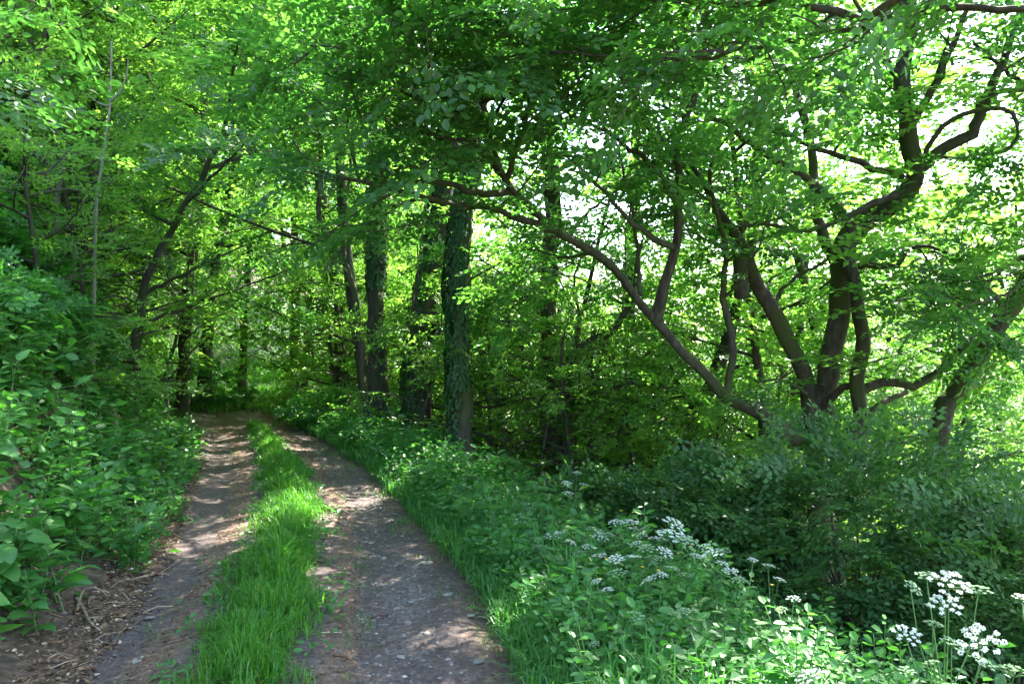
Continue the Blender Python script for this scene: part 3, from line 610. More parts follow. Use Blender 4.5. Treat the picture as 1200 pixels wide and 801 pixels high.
dead_stem('broken_snag', 'short broken grey snag sticking out of the hillside leaves', 12, [base_at(62, 12), W(66, 260, 12), W(71, 200, 12), W(79, 172, 12)], .085, [])
dead_stem('broken_stump', 'small jagged stump at the crest of the dirt scar on the bank', 10.5, [base_at(138, 10), base_at(137, 10) + [0, 0, .5], base_at(134, 10) + [-.03, 0, .85]], .06, [], M_stick)

def place_variant(k, x, y, rz, sc, name, label, group):
    root = tree_obj((x, y, gz(x, y) - .15), name, label, 'tree', group)
    root.rotation_euler = (0, 0, rz); root.scale = (sc, sc, sc)
    part('trunk', VAR[k][0], root); part('branches', VAR[k][1], root, kind='stuff'); part('crown', VAR[k][2], root, kind='stuff')
rng = np.random.RandomState(77)
def scatter_trees(n, Yr, Xf, ks, label, group, mind=2.2, sc=(.8, 1.2), name='beech_tree', seed=0):
    r = np.random.RandomState(900 + seed); got = []; tries = 0
    while len(got) < n and tries < 4000:
        tries += 1; y = r.uniform(*Yr); lo, hi = Xf(y); x = r.uniform(lo, hi)
        if any((x - a) ** 2 + (y - b) ** 2 < mind ** 2 for a, b in got): continue
        s_ = x - cx(y)
        if -1.8 < s_ < 1.8 and y < 36: continue
        got.append((x, y)); place_variant(ks[r.randint(len(ks))], x, y, r.uniform(0, 6.28), r.uniform(*sc), name, label, group)
scatter_trees(42, (14, 42), lambda y: (-.75 * y - 3, cx(y) - 3.0), [0, 1, 2, 3, 2, 3], 'leafy tree growing on the rising hillside left of the track', 'trees on the hillside left of the track', 1.9, seed=1)
scatter_trees(20, (16, 42), lambda y: (cx(y) + 2.5, -.08 * y), [0, 1, 2, 3], 'leafy tree deep in the wood right of the track bend', 'trees in the wood right of the track bend', 2.6, seed=2)
scatter_trees(9, (37, 60), lambda y: (-.45 * y, -.1 * y), [0, 1, 1], 'distant tree closing the view above the grassy end of the track', 'distant trees closing the view', 3.5, (1.1, 1.5), seed=3)
scatter_trees(30, (13.5, 42), lambda y: (-.05 * y, .7 * y), [0, 2, 3, 3], 'sunlit tree on the falling slope beyond the twisted beeches', 'trees on the falling slope', 2.4, (.8, 1.1), seed=4)
scatter_trees(8, (13, 21), lambda y: (.2 * y, .72 * y), [0, 1, 2], 'tall leafy tree close behind the twisted beeches', 'tall trees close behind the twisted beeches', 2.2, (.8, 1.0), seed=5)
scatter_trees(8, (12.5, 21), lambda y: (-.7 * y, cx(y) - 2.6), [2, 3, 3, 4], 'bright leafy tree low on the hillside just above the left bank', 'leafy trees just above the left bank', 1.6, (.75, 1.1), seed=6)
# understorey
LANDM = [(-60, 'past the left border'), (20, 'at the left border near the thin tall trunks'), (75, 'beside the broken grey snag'), (125, 'around the dead pale sapling'), (165, 'under the crooked trunk leaning from the bank'), (270, 'by the pair of upright bank trunks'), (345, 'about the two adjoining trunks'),
         (400, 'between the adjoining trunks and the slender curved trunk'), (445, 'at the split ivy trunk'), (485, 'at the leaning ivy trunk'), (525, 'between the leaning and the straight ivy trunks'), (570, 'just right of the straight ivy trunk'), (615, 'between the straight ivy trunk and the forked tree'),
         (655, 'at the forked tree'), (700, 'right of the forked tree'), (735, 'at the straight dark trunk'), (775, 'under the fork of the great leaning limb'), (815, 'by the dark right-leaning trunk'), (870, 'below the low end of the great leaning limb'), (940, 'at the multi-stemmed beech')]
DEP = [(11, 'close'), (14, 'fairly close'), (16.2, 'middling far'), (18.2, 'farther'), (25, 'deep'), (99, 'deepest')]
def place_list(lst, name, label, group):
    kind_, = [label.split(' tree ')[0]]
    lst = [(a, b, c, d, f"{kind_} tree {next(w for q, w in DEP if b < q)} {min(LANDM, key=lambda z: abs(z[0] - a))[1]}") for a, b, c, d in lst]
    r = np.random.RandomState(55)
    for px, Y, k, sc, lb in lst:
        x = (px - 600) / F * Y; place_variant(k, x, Y, r.uniform(0, 6.28), sc, name, lb if -100 < px < 1250 else label, group)
place_list([(60, 9.5, 4, .62), (110, 12, 4, .8), (10, 13, 4, 1.0), (60, 17, 3, .9), (150, 17, 4, 1.0), (-60, 11, 4, .9)], 'young_beech_tree', 'bushy young tree on the bank left of the track', 'young trees on the left bank')
place_list([(395, 19, 4, .8), (415, 17.5, 4, .6), (470, 18, 4, .9), (520, 17, 4, .9), (575, 15, 4, .9), (620, 17, 3, .8), (600, 12.4, 4, .65), (560, 21, 3, .9), (330, 44, 3, .8), (285, 33, 3, 1.0), (255, 36, 2, 1.0), (310, 40, 2, 1.1), (370, 30, 4, .9), (420, 22, 3, .8), (500, 20, 3, .8), (540, 13.5, 4, .7), (590, 18.5, 3, .8), (630, 14.5, 4, .9), (465, 16.5, 4, .8), (430, 20.5, 4, 1.0), (510, 15.5, 4, .7), (560, 17, 4, 1.0), (600, 21, 4, 1.1), (640, 18.5, 4, 1.0), (395, 24, 4, 1.1), (450, 27, 3, 1.0), (580, 13, 4, .6), (625, 12, 4, .55)], 'young_beech_tree', 'bushy young tree in the shade right of the track', 'young trees in the shade right of the track')
place_list([(700, 14, 4, .9), (760, 12.5, 4, .75), (830, 16, 4, .9), (900, 13, 4, .7), (700, 18, 3, .8), (860, 19, 3, .8), (670, 15, 3, .7), (720, 17, 3, .8), (770, 15, 4, 1.0), (790, 18, 3, .8), (850, 13, 4, .8), (930, 16, 3, .7), (680, 12, 4, .7), (720, 13, 4, .8), (750, 19.5, 4, 1.1), (800, 13, 4, .75), (700, 22, 3, .9), (880, 15, 4, .8)], 'young_beech_tree', 'low young tree under the great leaning limb', 'low young trees under the leaning limb')
place_variant(1, (1000 - 600) / F * 15, 15, 1.0, .95, 'beech_tree', 'tall beech filling the gap behind the twisted main stem', 'beeches behind the twisted main stem'); place_variant(0, (930 - 600) / F * 18, 18, 2.4, 1.1, 'beech_tree', 'tall beech behind the left stem of the multi-stemmed tree', 'beeches behind the twisted main stem')
# trees beyond the picture's right side that shade the track
place_list([(1750, 9, 1, .9)], 'beech_tree', 'beech outside the view that shades the track', 'trees out of view on the right')

# near hazel bough, top left corner
hb = np.array([-3.7, 4.1, gz(-3.7, 4.1) - .1])
make_tree('hazel_shrub', 'hazel bough with a few large leaves in the top left corner',
  [([hb, hb + [-.1, 0, 1.2], W(-90, 60, 4.0), W(-40, 10, 3.9), W(20, -5, 3.8), W(50, 10, 3.8)], .03, .004, .72)],
  [([W(-90, 60, 4.0), W(-60, 80, 3.7), W(-20, 105, 3.6)], .012, .004, .4)], 71, spacing=.28, sec=(.25, .4), spray=.36, sides=7)

# ------------------------------------------------------------------ shrubs on the right
def shrub(name, label, c, rad, n, seed, leaf=.045, mat=M_shrub, spray=.28, stems=9, hexa=False):
    rng = np.random.RandomState(seed); base = np.array([c[0], c[1], gz(c[0], c[1]) - .05]); top = c[2]
    root = tree_obj(base, name, label, 'shrub'); w_ = Acc()
    O = []; A = []
    H = top - base[2]
    for k in range(n):
        th = rng.uniform(0, 6.28); ph = math.acos(rng.uniform(-.8, 1)); rr = rng.uniform(.45, 1.0) ** .6
        lump = .8 + .4 * vnoise(np.array(th * 1.6 + 9), np.array(ph * 2.2 + 3), seed)
        d = np.array([math.cos(th) * math.sin(ph) * rad[0], math.sin(th) * math.sin(ph) * rad[1], math.cos(ph) * rad[2]])
        o = np.array([0, 0, H * .52]) + d * [1, 1, H * .5 / rad[2]] * rr * lump; o[2] -= .25 * math.hypot(*(o[:2] / np.array(rad[:2]))) * (H * .2)
        O.append(o); A.append(nrm((nrm(d) + rng.normal(0, .4, 3)) * [1, 1, .5]))
    for k in range(stems):
        i = rng.randint(n); e = O[i]; m_ = e * .5 + rng.normal(0, .12, 3); m_[2] = e[2] * .55
        q = catmull([np.append(rng.normal(0, .12, 2), 0), m_, e], .12); tube(w_, q, np.linspace(.022, .004, len(q)), 5, .05, k)
    part('stem', w_.mesh('stem', M_barkd, True), root)
    cr = Acc(); S = spray * rng.uniform(.7, 1.2, n)
    add_sprays(cr, np.array(O), np.array(A), S, rng, hexa=hexa, tiltsd=.4, templ=None if hexa else SPRF, leafscale=leaf / ((.145 if hexa else .185) * spray))
    part('crown', cr.mesh('crown', mat), root, kind='stuff')
    return root
def sh(px, py, Y): return W(px, py, Y)
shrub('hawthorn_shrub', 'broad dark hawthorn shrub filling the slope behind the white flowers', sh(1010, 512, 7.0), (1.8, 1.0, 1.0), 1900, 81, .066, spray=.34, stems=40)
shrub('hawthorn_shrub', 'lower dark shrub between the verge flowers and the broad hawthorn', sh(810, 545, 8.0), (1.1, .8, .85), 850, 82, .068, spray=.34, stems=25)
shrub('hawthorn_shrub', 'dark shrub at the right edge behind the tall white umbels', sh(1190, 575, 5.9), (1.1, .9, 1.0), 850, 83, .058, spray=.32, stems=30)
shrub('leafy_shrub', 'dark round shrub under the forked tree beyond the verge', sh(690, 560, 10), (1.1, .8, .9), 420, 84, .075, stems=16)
shrub('leafy_shrub', 'pale lit bush right of the track near its bend', sh(395, 462, 16.5), (1.1, .9, .6), 260, 85, .07, M_herb, stems=8)
shrub('leafy_shrub', 'green bush left of the bend below the pair of trunks', sh(240, 430, 20.5), (1.1, .9, .8), 260, 86, .08, M_herb, stems=8)
eg = 'leafy shrub growing on the slope of the left bank above the nettles'
ES = [shrub('bank_shrub', eg, np.array([0, 0, gz(0, 0) + h]), (.62, .6, .5), n, 90 + k, lf, M_herb, .42, stems=9, hexa=True) for k, (h, n, lf) in enumerate([(.95, 120, .1), (1.15, 130, .085)])]
r_ = np.random.RandomState(31); BS = []
for tries in range(900):
    y = r_.uniform(6.2, 17.5); u = r_.uniform(1.6, 6.5); x = cx(y) - 1.15 - u
    if u < 1.4 + .12 * abs(y - 9) or any((x - a) ** 2 + (y - b) ** 2 < .75 ** 2 for a, b in BS) or len(BS) > 64: continue
    BS.append((x, y)); o = ES[len(BS) - 1] if len(BS) <= 2 else dup(ES[len(BS) % 2]); o['group'] = 'shrubs on the slope of the left bank'
    o.location = (x, y, gz(x, y) - .08); k_ = r_.uniform(.65, .95) + .09 * max(0, min(u - 1.8, 4)); o.scale = (k_, k_, k_ * r_.uniform(.8, 1.1)); o.rotation_euler = (0, .25, r_.uniform(0, 6.28))

# ------------------------------------------------------------------ plants with pickable leaves
def leaf_mesh(kind):
    a = Acc()
    if kind == 'ovate':
        xs = [0, .1, .25, .42, .6, .78, .92, 1]; ws = [0, .2, .31, .33, .28, .19, .08, 0]
    else:
        xs = [0, .12, .22, .34, .45, .58, .68, .8, 1]; ws = [0, .3, .44, .24, .42, .2, .26, .1, 0]
    v = []; n = len(xs)
    for x, w_ in zip(xs, ws):
        z = -.22 * x * x
        v += [(x, w_, z + .12 * w_ + .02 * math.sin(x * 31)), (x, 0, z), (x, -w_, z + .12 * w_ - .02 * math.sin(x * 29))]
    q = []
    for i in range(n - 1):
        b = i * 3; q += [(b, b + 1, b + 4, b + 3), (b + 1, b + 2, b + 5, b + 4)]
    v[0] = (.0, .012, 0); v[2] = (0, -.012, 0); v[-3] = (1, .006, -.22); v[-1] = (1, -.006, -.22)
    a.add(v, q, tint=[.45 + .25 * (i % 3 == 1) for i in range(len(v))]); me = a.mesh('leaf', M_herb, True); return me
LM = [leaf_mesh('ovate'), leaf_mesh('lobed')]

def leafy_plant(seed, kind, H, nst, spread, lsize, name, label, cat, group):
    """upright stems with opposite leaves; every leaf is an object"""
    rng = np.random.RandomState(seed); root = link(name, None, None, label, cat, group); st = Acc()
    for k in range(nst):
        az = rng.uniform(0, 6.28); o = np.append(rng.normal(0, .05, 2), -.03); lean = rng.uniform(.1, .55) * spread
        top = np.array([math.cos(az) * lean, math.sin(az) * lean, H * rng.uniform(.75, 1.1)])
        q = catmull([o, top * [.35, .35, .55], top], .08); tube(st, q, np.linspace(.0055, .002, len(q)), 4)
        nn = max(3, int(H / .11)); a0 = rng.uniform(0, 3)
        for i in range(nn):
            t = .3 + .7 * i / (nn - 1); p = q[int(t * (len(q) - 1))]; a0 += math.pi / 2 + rng.uniform(-.3, .3)
            for s in (0, math.pi):
                if rng.rand() < .12: continue
                aa = a0 + s; el = rng.uniform(-.25, .45) if t < .9 else rng.uniform(.1, .8)
                sz = lsize * rng.uniform(.7, 1.15) * (1.1 - .35 * t)
                d = Vector((math.cos(aa) * math.cos(el), math.sin(aa) * math.cos(el), math.sin(el)))
                up = Vector((rng.normal(0, .25), rng.normal(0, .25), 1)); b = up.cross(d).normalized(); n2 = d.cross(b)
                M = Matrix((d, b, n2)).transposed().to_4x4(); pet = .25 * sz
                lf = part('leaf', LM[kind], root); st.add([p, np.array(p) + np.array(d) * pet, np.array(p) + np.array(d) * pet + [0, 0, .004], np.array(p) + [0, 0, .004]], [(0, 1, 2, 3)])
                M.translation = Vector(p) + d * pet; lf.matrix_local = M @ Matrix.Scale(sz, 4)
    stm = part('stem', st.mesh('stem', M_stem, True), root)
    return root
def merged_plant(seed, H, nst, spread, lsize, name, label, cat, group, mat=M_herb):
    rng = np.random.RandomState(seed); root = link(name, None, None, label, cat, group); st = Acc(); lf = Acc(); P = []; D = []; S = []
    for k in range(nst):
        az = rng.uniform(0, 6.28); o = np.append(rng.normal(0, .1, 2), -.03); lean = rng.uniform(.1, .9) * spread
        top = np.array([math.cos(az) * lean, math.sin(az) * lean, H * rng.uniform(.6, 1.15)])
        q = catmull([o, top * [.35, .35, .55], top], .08); tube(st, q, np.linspace(.005, .002, len(q)), 3)
        nn = int(H / .05)
        for i in range(nn):
            t = .15 + .85 * i / (nn - 1); p = q[int(t * (len(q) - 1))]
            for s in range(2):
                aa = i * 1.57 + s * math.pi + rng.uniform(-.4, .4); el = rng.uniform(-.4, .7); d = np.array([math.cos(aa) * math.cos(el), math.sin(aa) * math.cos(el), math.sin(el)])
                P.append(p + d * .2 * lsize); D.append(d); S.append(lsize * rng.uniform(.5, 1.15))
    m = len(P); leaves(lf, np.array(P), np.array(D), np.array([0, 0, 1.]) + rng.normal(0, .35, (m, 3)), S, rng.uniform(.1, .9, m))
    part('stem', st.mesh('stem', M_stem, True), root); part('foliage', lf.mesh('foliage', mat), root, kind='stuff'); return root

def scatter(protos, n, sampler, mind, seed, tilt=.12, sc=(.8, 1.2), hf=None):
    r = np.random.RandomState(seed); got = []; tries = 0; used = set()
    while len(got) < n and tries < 12000:
        tries += 1; x, y = sampler(r)
        if any((x - a) ** 2 + (y - b) ** 2 < mind ** 2 for a, b in got): continue
        k = r.randint(len(protos)); o = protos[k] if k not in used else dup(protos[k]); used.add(k)
        o.location = (x, y, gz(x, y)); o.rotation_euler = (r.normal(0, tilt), r.normal(0, tilt), r.uniform(0, 6.28)); s = r.uniform(*sc) * (hf(x, y) if hf else 1); o.scale = (s, s, s); got.append((x, y))
    for k, p in enumerate(protos):
        if k not in used: bpy.data.objects.remove(p)
    return got
def bank_s(u0, u1, y0, y1):
    def f(r):
        y = y0 + (y1 - y0) * r.rand() ** 1.5; return cx(y) - 1.15 - r.uniform(u0, u1), y
    return f
def verge_s(v0, v1, y0, y1):
    def f(r):
        y = y0 + (y1 - y0) * r.rand() ** 1.6; return cx(y) + 1.2 + r.uniform(v0, v1), y
    return f
gl = 'tall leafy nettle plant on the bank above the left wheel track'
NP = [leafy_plant(s, 0, h, n, .35, l, 'nettle_plant', gl, 'plant', 'nettles on the left bank') for s, h, n, l in ((101, .6, 3, .15), (102, .7, 3, .17), (103, .5, 4, .14))]
scatter(NP, 90, bank_s(.4, 2.6, 3.7, 13), .27, 1, sc=(.9, 1.4))
gm = 'young maple plant with lobed leaves on the bank at the left'
MP = [leafy_plant(s, 1, h, n, .4, l, 'maple_seedling', gm, 'plant', 'maple seedlings on the left bank') for s, h, n, l in ((104, .5, 2, .17), (105, .4, 2, .15))]
scatter(MP, 24, bank_s(.35, 1.8, 3.6, 7.5), .3, 2)
gk = 'bushy green plant covering the bank farther up the track'
BE = [merged_plant(s, h, n, .4, l, 'edge_plant', 'low green plant at the foot of the left bank along the wheel track', 'plant', 'plants at the foot of the left bank') for s, h, n, l in ((114, .3, 6, .09), (115, .4, 6, .11), (116, .25, 7, .07))]
scatter(BE, 90, bank_s(-.05, .75, 6.2, 17), .22, 13, sc=(.7, 1.2))
BP = [merged_plant(s, h, n, .5, l, 'bank_plant', gk, 'plant', 'plants on the left bank') for s, h, n, l in ((111, .6, 6, .125), (112, .75, 6, .15), (113, .45, 8, .105))]
scatter(BP, 280, bank_s(.5, 6.0, 3.8, 20), .3, 3)
gv = 'leafy green herb in the dense verge right of the track'
VP = [merged_plant(s, h, n, .4, l, 'verge_herb', gv, 'plant', 'herbs on the right verge') for s, h, n, l in ((121, .5, 9, .085), (122, .6, 7, .11), (123, .4, 10, .075), (124, .55, 7, .13))]
scatter(VP, 290, verge_s(.2, 2.5, 3.0, 18), .2, 4, sc=(.65, 1.05), hf=lambda x, y: .66 if y < 5 else min(.66 + .07 * (y - 5), 1.05))
gn = 'broad-leaved ground elder plant at the near edge of the right verge'
GP = [leafy_plant(s, 0, h, n, .45, l, 'ground_elder_plant', gn, 'plant', 'ground elder on the near verge') for s, h, n, l in ((131, .5, 3, .11), (132, .6, 3, .1), (133, .4, 4, .12))]
scatter(GP, 60, verge_s(.3, 3.4, 3.1, 6.5), .28, 5, sc=(.6, .85))
gt_ = 'tall mixed herb on the falling ground under the white umbels at the lower right'
TP = [merged_plant(s, h, n, .35, l, 'tall_herb', gt_, 'plant', 'tall herbs under the white umbels') for s, h, n, l in ((141, .75, 9, .075), (142, .85, 8, .09), (143, .8, 9, .065))]
TQ = [dup(p) for p in TP for _ in range(8)]
rq = np.random.RandomState(64)
for o in TQ:
    y = rq.uniform(3.1, 4.6); x = y * rq.uniform(.46, .7); g_ = gz(x, y); tz = rq.uniform(.0, .36)
    o.location = (x, y, g_); k_ = (tz - g_) / .95; o.scale = (k_ * .8, k_ * .8, k_); o.rotation_euler = (rq.normal(0, .06), rq.normal(0, .06), rq.uniform(0, 6.28))
scatter(TP, 50, verge_s(1.1, 2.9, 3.4, 6.5), .24, 9, sc=(.6, .85))

# low ground cover: small leaves close to the soil (uncountable)
def cover(name, label, n, sampler, seed, hgt, size, mat=M_herb, hexa=False):
    r = np.random.RandomState(seed); P = np.array([sampler(r) for _ in range(n)]); z = ground_z(P[:, 0], P[:, 1])
    cl = fbm(P[:, 0] * 1.7, P[:, 1] * 1.7, seed) ; keep = cl > .36; P = P[keep]; z = z[keep]; m = len(P)
    hh = hgt * r.rand(m) ** .7 * (.5 + fbm(P[:, 0] * 3, P[:, 1] * 3, seed + 1)); az = r.uniform(0, 6.28, m); sc = np.sqrt(1 + np.abs(P[:, 1]) / 14)
    a = Acc(); leaves(a, np.stack([P[:, 0], P[:, 1], z + hh], 1), np.stack([np.cos(az), np.sin(az), r.uniform(-.3, .5, m)], 1), np.array([0, 0, 1.]) + r.normal(0, .4, (m, 3)), size * r.uniform(.6, 1.2, m) * sc, r.uniform(0, 1, m), hexa)
    link(name, a.mesh(name, mat), kind='stuff', label=label, cat='ground cover')
cover('bank_ground_cover', 'low green leaves carpeting the left bank', 30000, bank_s(.35, 9, 3.2, 26), 6, .3, .095)
cover('verge_ground_cover', 'small mixed leaves filling the right verge', 34000, verge_s(.12, 3.2, 2.6, 24), 7, .3, .07)
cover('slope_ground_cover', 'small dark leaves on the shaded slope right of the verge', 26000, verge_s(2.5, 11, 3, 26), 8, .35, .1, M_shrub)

# ------------------------------------------------------------------ grass
def blades(a, X, Y, Z, L, wd, r, lean=.5, tint=None):
    m = len(X); az = r.uniform(0, 6.28, m); d = np.stack([np.cos(az), np.sin(az), 0 * az], 1); side = np.stack([-np.sin(az), np.cos(az), 0 * az], 1)
    ln = lean * r.rand(m)[:, None] * 1.3; b = np.stack([X, Y, Z], 1); U = np.array([0, 0, 1.]); L = L[:, None]; wd = wd[:, None]
    p1 = b + U * L * .45 + d * L * ln * .2; p2 = b + U * L * .8 * (1 - .25 * ln) + d * L * ln * .6; p3 = b + U * L * .95 * (1 - .45 * ln) + d * L * ln * 1.1
    V = np.stack([b - side * wd * .4, b + side * wd * .4, p1 + side * wd * .5, p1 - side * wd * .5, p2 + side * wd * .35, p2 - side * wd * .35, p3], 1)
    off = (np.arange(m) * 7)[:, None, None]
    q = (np.array([(0, 1, 2, 3), (3, 2, 4, 5)])[None] + off).reshape(-1, 4); t = (np.array([(5, 4, 6)])[None] + off).reshape(-1, 3)
    a.add(V, q, t, tint=np.repeat(r.beta(2, 2, m) if tint is None else tint, 7))
r = np.random.RandomState(8); a = Acc(); n = 34000
Y = 2.4 + 14 * r.rand(n) ** 1.25; q_ = r.normal(0, .52, n); q_ = q_[(np.abs(q_) < 1.25)]; Y = Y[:len(q_)]
s = strip_s(Y) + q_ * strip_w(Y) * (1 + .9 * (fbm(Y * 2.6, Y * 0 + 2 + np.sign(q_), 4) - .5)); X = cx(Y) + s; clump = fbm(X * 6, Y * 6, 44)
keep = (clump > .3 + .14 * np.abs(q_) ** 2) & (strip_w(Y) > .03); X, Y, q_, clump = X[keep], Y[keep], q_[keep], clump[keep]
big = fbm(X * 2.3, Y * 2.3, 47); L = (.03 + .2 * clump + .12 * r.rand(len(X)) ** 2) * (.45 + 1.15 * big) * (1.05 - .5 * np.abs(q_)); sc = np.sqrt(1 + Y / 10)
blades(a, X, Y, path_z(X, Y) - .01, L, (.0045 + .003 * r.rand(len(X))) * sc, r, .75)
link('grass_strip', a.mesh('grass_strip', M_grass), kind='stuff', label='strip of bright green grass between the two wheel tracks', cat='grass')
a = Acc(); n = 30000; Y = r.uniform(18, 36, n); s = r.normal(0, 2.6, n); X = cx(Y) + s; keep = (Y > 19.8 + r.normal(0, .5, n)) | (np.abs(s) > 1.25); X, Y = X[keep], Y[keep]
keep = fbm(X * 1.2, Y * 1.2, 45) > .42; X, Y = X[keep], Y[keep]
blades(a, X, Y, top_z(X, Y) - .02, .14 + .16 * r.rand(len(X)), np.full(len(X), .016), r, .7)
link('far_grass', a.mesh('far_grass', M_grass), kind='stuff', label='shaded grass where the track runs out of sight', cat='grass')
a = Acc(); n = 16000; Y = 2.8 + 15 * r.rand(n) ** 1.5; v = r.gamma(1.6, .28, n); X = cx(Y) + 1.2 + v
blades(a, X, Y, ground_z(X, Y), (.16 + .3 * r.rand(n) * np.clip(v * 1.6, .25, 1)), (.006 + .005 * r.rand(n)) * np.sqrt(1 + Y / 12), r, .9)
link('verge_grass', a.mesh('verge_grass', M_herb), kind='stuff', label='long loose grass blades in the right verge', cat='grass')
a = Acc(); n = 2600; Y = 3 + 10 * r.rand(n); s = np.where(r.rand(n) < .35, strip_s(Y) + .62 * np.sign(r.rand(n) - .4), 1.12 + .1 * r.normal(0, 1, n)) + r.normal(0, .05, n); X = cx(Y) + s; keep = fbm(X * 3, Y * 3, 99) > .55; X, Y = X[keep], Y[keep]
blades(a, X, Y, top_z(X, Y) - .01, .05 + .07 * r.rand(len(X)), np.full(len(X), .004), r, 1.0)
link('sparse_grass', a.mesh('sparse_grass', M_grass), kind='stuff', label='sparse short grass along the edges of the wheel tracks', cat='grass')

# ------------------------------------------------------------------ litter, gravel, stones, sticks
r = np.random.RandomState(12)
def litter(name, label, X, Y, size, mat=M_litter, dz=.006, tsh=0):
    m = len(X); a = Acc(); az = r.uniform(0, 6.28, m)
    leaves(a, np.stack([X, Y, top_z(X, Y) + dz + .012 * r.rand(m)], 1), np.stack([np.cos(az), np.sin(az), r.normal(0, .18, m)], 1), np.array([0, 0, 1.]) + r.normal(0, .35, (m, 3)), size, np.clip(r.beta(1.6, 2.2, m) + tsh, 0, 1), True)
    link(name, a.mesh(name, mat), kind='stuff', label=label, cat='leaf litter')
n = 15000; Y = 2.8 + 19 * r.rand(n) ** 1.4; X = cx(Y) - 1.0 - r.gamma(1.8, .17, n); litter('leaf_litter', 'brown leaf litter and wood bits at the foot of the left bank', X, Y, .01 + .045 * r.rand(n) ** 3)
n = 15000; Y = 2.8 + 18 * r.rand(n) ** 1.4; s = np.where(r.rand(n) < .5, strip_s(Y) + np.sign(r.rand(n) - .5) * (.48 + .12 * r.rand(n)) + r.normal(0, .05, n), r.uniform(-1.2, 1.25, n)); litter('track_litter', 'scattered dry leaf scraps on the wheel tracks', cx(Y) + s, Y, .008 + .022 * r.rand(n) ** 2)
a = Acc(); n = 8500; Y = 2.8 + 13 * r.rand(n) ** 1.5; s = np.where(r.rand(n) < .65, strip_s(Y) + .85 + r.normal(0, .2, n), r.uniform(-1.2, 1.2, n)); X = cx(Y) + s; keep = np.abs(s) < 1.25; X, Y = X[keep], Y[keep]; n = len(X)
OC = np.array([(1, 0, 0), (0, 1, 0), (-1, 0, 0), (0, -1, 0), (0, 0, .6), (.7, .7, -.3)], float); OT = np.array([(0, 1, 4), (1, 2, 4), (2, 3, 4), (3, 0, 4)])
sz = .003 + .015 * r.rand(n) ** 3; V = np.stack([X, Y, top_z(X, Y) - .001], 1)[:, None] + (OC[:5][None] * (1 + r.uniform(-.35, .35, (n, 5, 3)))) * sz[:, None, None]
a.add(V, None, (OT[None] + (np.arange(n) * 5)[:, None, None]).reshape(-1, 3), tint=np.repeat(np.clip(r.normal(.3, .22, n), 0, 1), 5)); link('gravel', a.mesh('gravel', M_stone), kind='stuff', label='small grey gravel in the right wheel track', cat='gravel')

a = Acc(); n = 420
for k in range(n):
    y = 3 + 9 * r.rand() ** 1.5; s1 = -1.0 - r.gamma(2, .16) if r.rand() < .75 else r.uniform(-1.2, 1.2); x = cx(y) + s1; az = r.uniform(0, 6.28); L1 = r.uniform(.04, .2); z = float(top_z(np.array(x), np.array(y))) + .008
    e = np.array([math.cos(az) * L1, math.sin(az) * L1, 0]); z2 = float(top_z(np.array(x + e[0]), np.array(y + e[1]))) + .01
    m1 = np.array([x, y, (z + z2) / 2 + r.uniform(0, .012)]) + e * .5 + [0, 0, 0] + np.append(r.normal(0, .08 * L1, 2), 0)
    tube(a, [(x, y, z), m1, (x + e[0], y + e[1], z2)], [.003, .0025, .0015] if r.rand() < .7 else [.006, .005, .003], 4, cap=False, tint=r.uniform(.3, 1))
link('twig_litter', a.mesh('twig_litter', M_litter, True), kind='stuff', label='small dry twigs strewn over the litter', cat='twigs')
n = 5000; Y = 2.8 + 8 * r.rand(n) ** 1.3; X = cx(Y) - .95 - r.gamma(2.2, .2, n); litter('pale_litter', 'pale dry husks and chips in the leaf litter', X, Y, .008 + .03 * r.rand(n) ** 3, tsh=.4)
n = 5200; Y = 2.6 + 13 * r.rand(n) ** 1.3; q_ = r.uniform(-1.5, 1.5, n); X = cx(Y) + strip_s(Y) + q_ * strip_w(Y); kp = fbm(X * 4, Y * 4, 71) > .5; X, Y = X[kp], Y[kp]; m = len(X); az = r.uniform(0, 6.28, m); a = Acc()
leaves(a, np.stack([X, Y, path_z(X, Y) + r.uniform(.005, .07, m)], 1), np.stack([np.cos(az), np.sin(az), r.uniform(-.2, .6, m)], 1), np.array([0, 0, 1.]) + r.normal(0, .35, (m, 3)), r.uniform(.02, .06, m) * np.sqrt(1 + Y / 14), r.uniform(.2, 1, m))
link('strip_weeds', a.mesh('strip_weeds', M_herb), kind='stuff', label='small clover-like weeds among the grass between the wheel tracks', cat='weeds')
n = 1500; Y = 2.6 + 10 * r.rand(n) ** 1.3; litter('strip_litter', 'dry leaf scraps caught in the grass strip', cx(Y) + strip_s(Y) + r.normal(0, .4, n) * strip_w(Y) * 1.6, Y, .012 + .03 * r.rand(n) ** 2, dz=.02)
import bmesh
def stone_mesh(seed):
    rs = np.random.RandomState(seed); bm = bmesh.new(); bmesh.ops.create_icosphere(bm, subdivisions=2, radius=1)
    k = rs.normal(0, 1, (6, 3)); k = nrm(k)
    for v in bm.verts:
        c = np.array(v.co); m_ = 1.0
        for d in k: m_ = min(m_, .78 / max(.2, float(c @ d) + 1e-6)) if c @ d > .78 else m_
        v.co = v.co * m_ * rs.uniform(.94, 1.04)
    me = bpy.data.meshes.new('stone'); bm.to_mesh(me); bm.free(); at = me.attributes.new('tint', 'FLOAT', 'POINT'); at.data.foreach_set('value', np.full(len(me.vertices), rs.uniform(.35, .7), np.float32)); me.materials.append(M_stone); return me
SM = [stone_mesh(k) for k in range(4)]
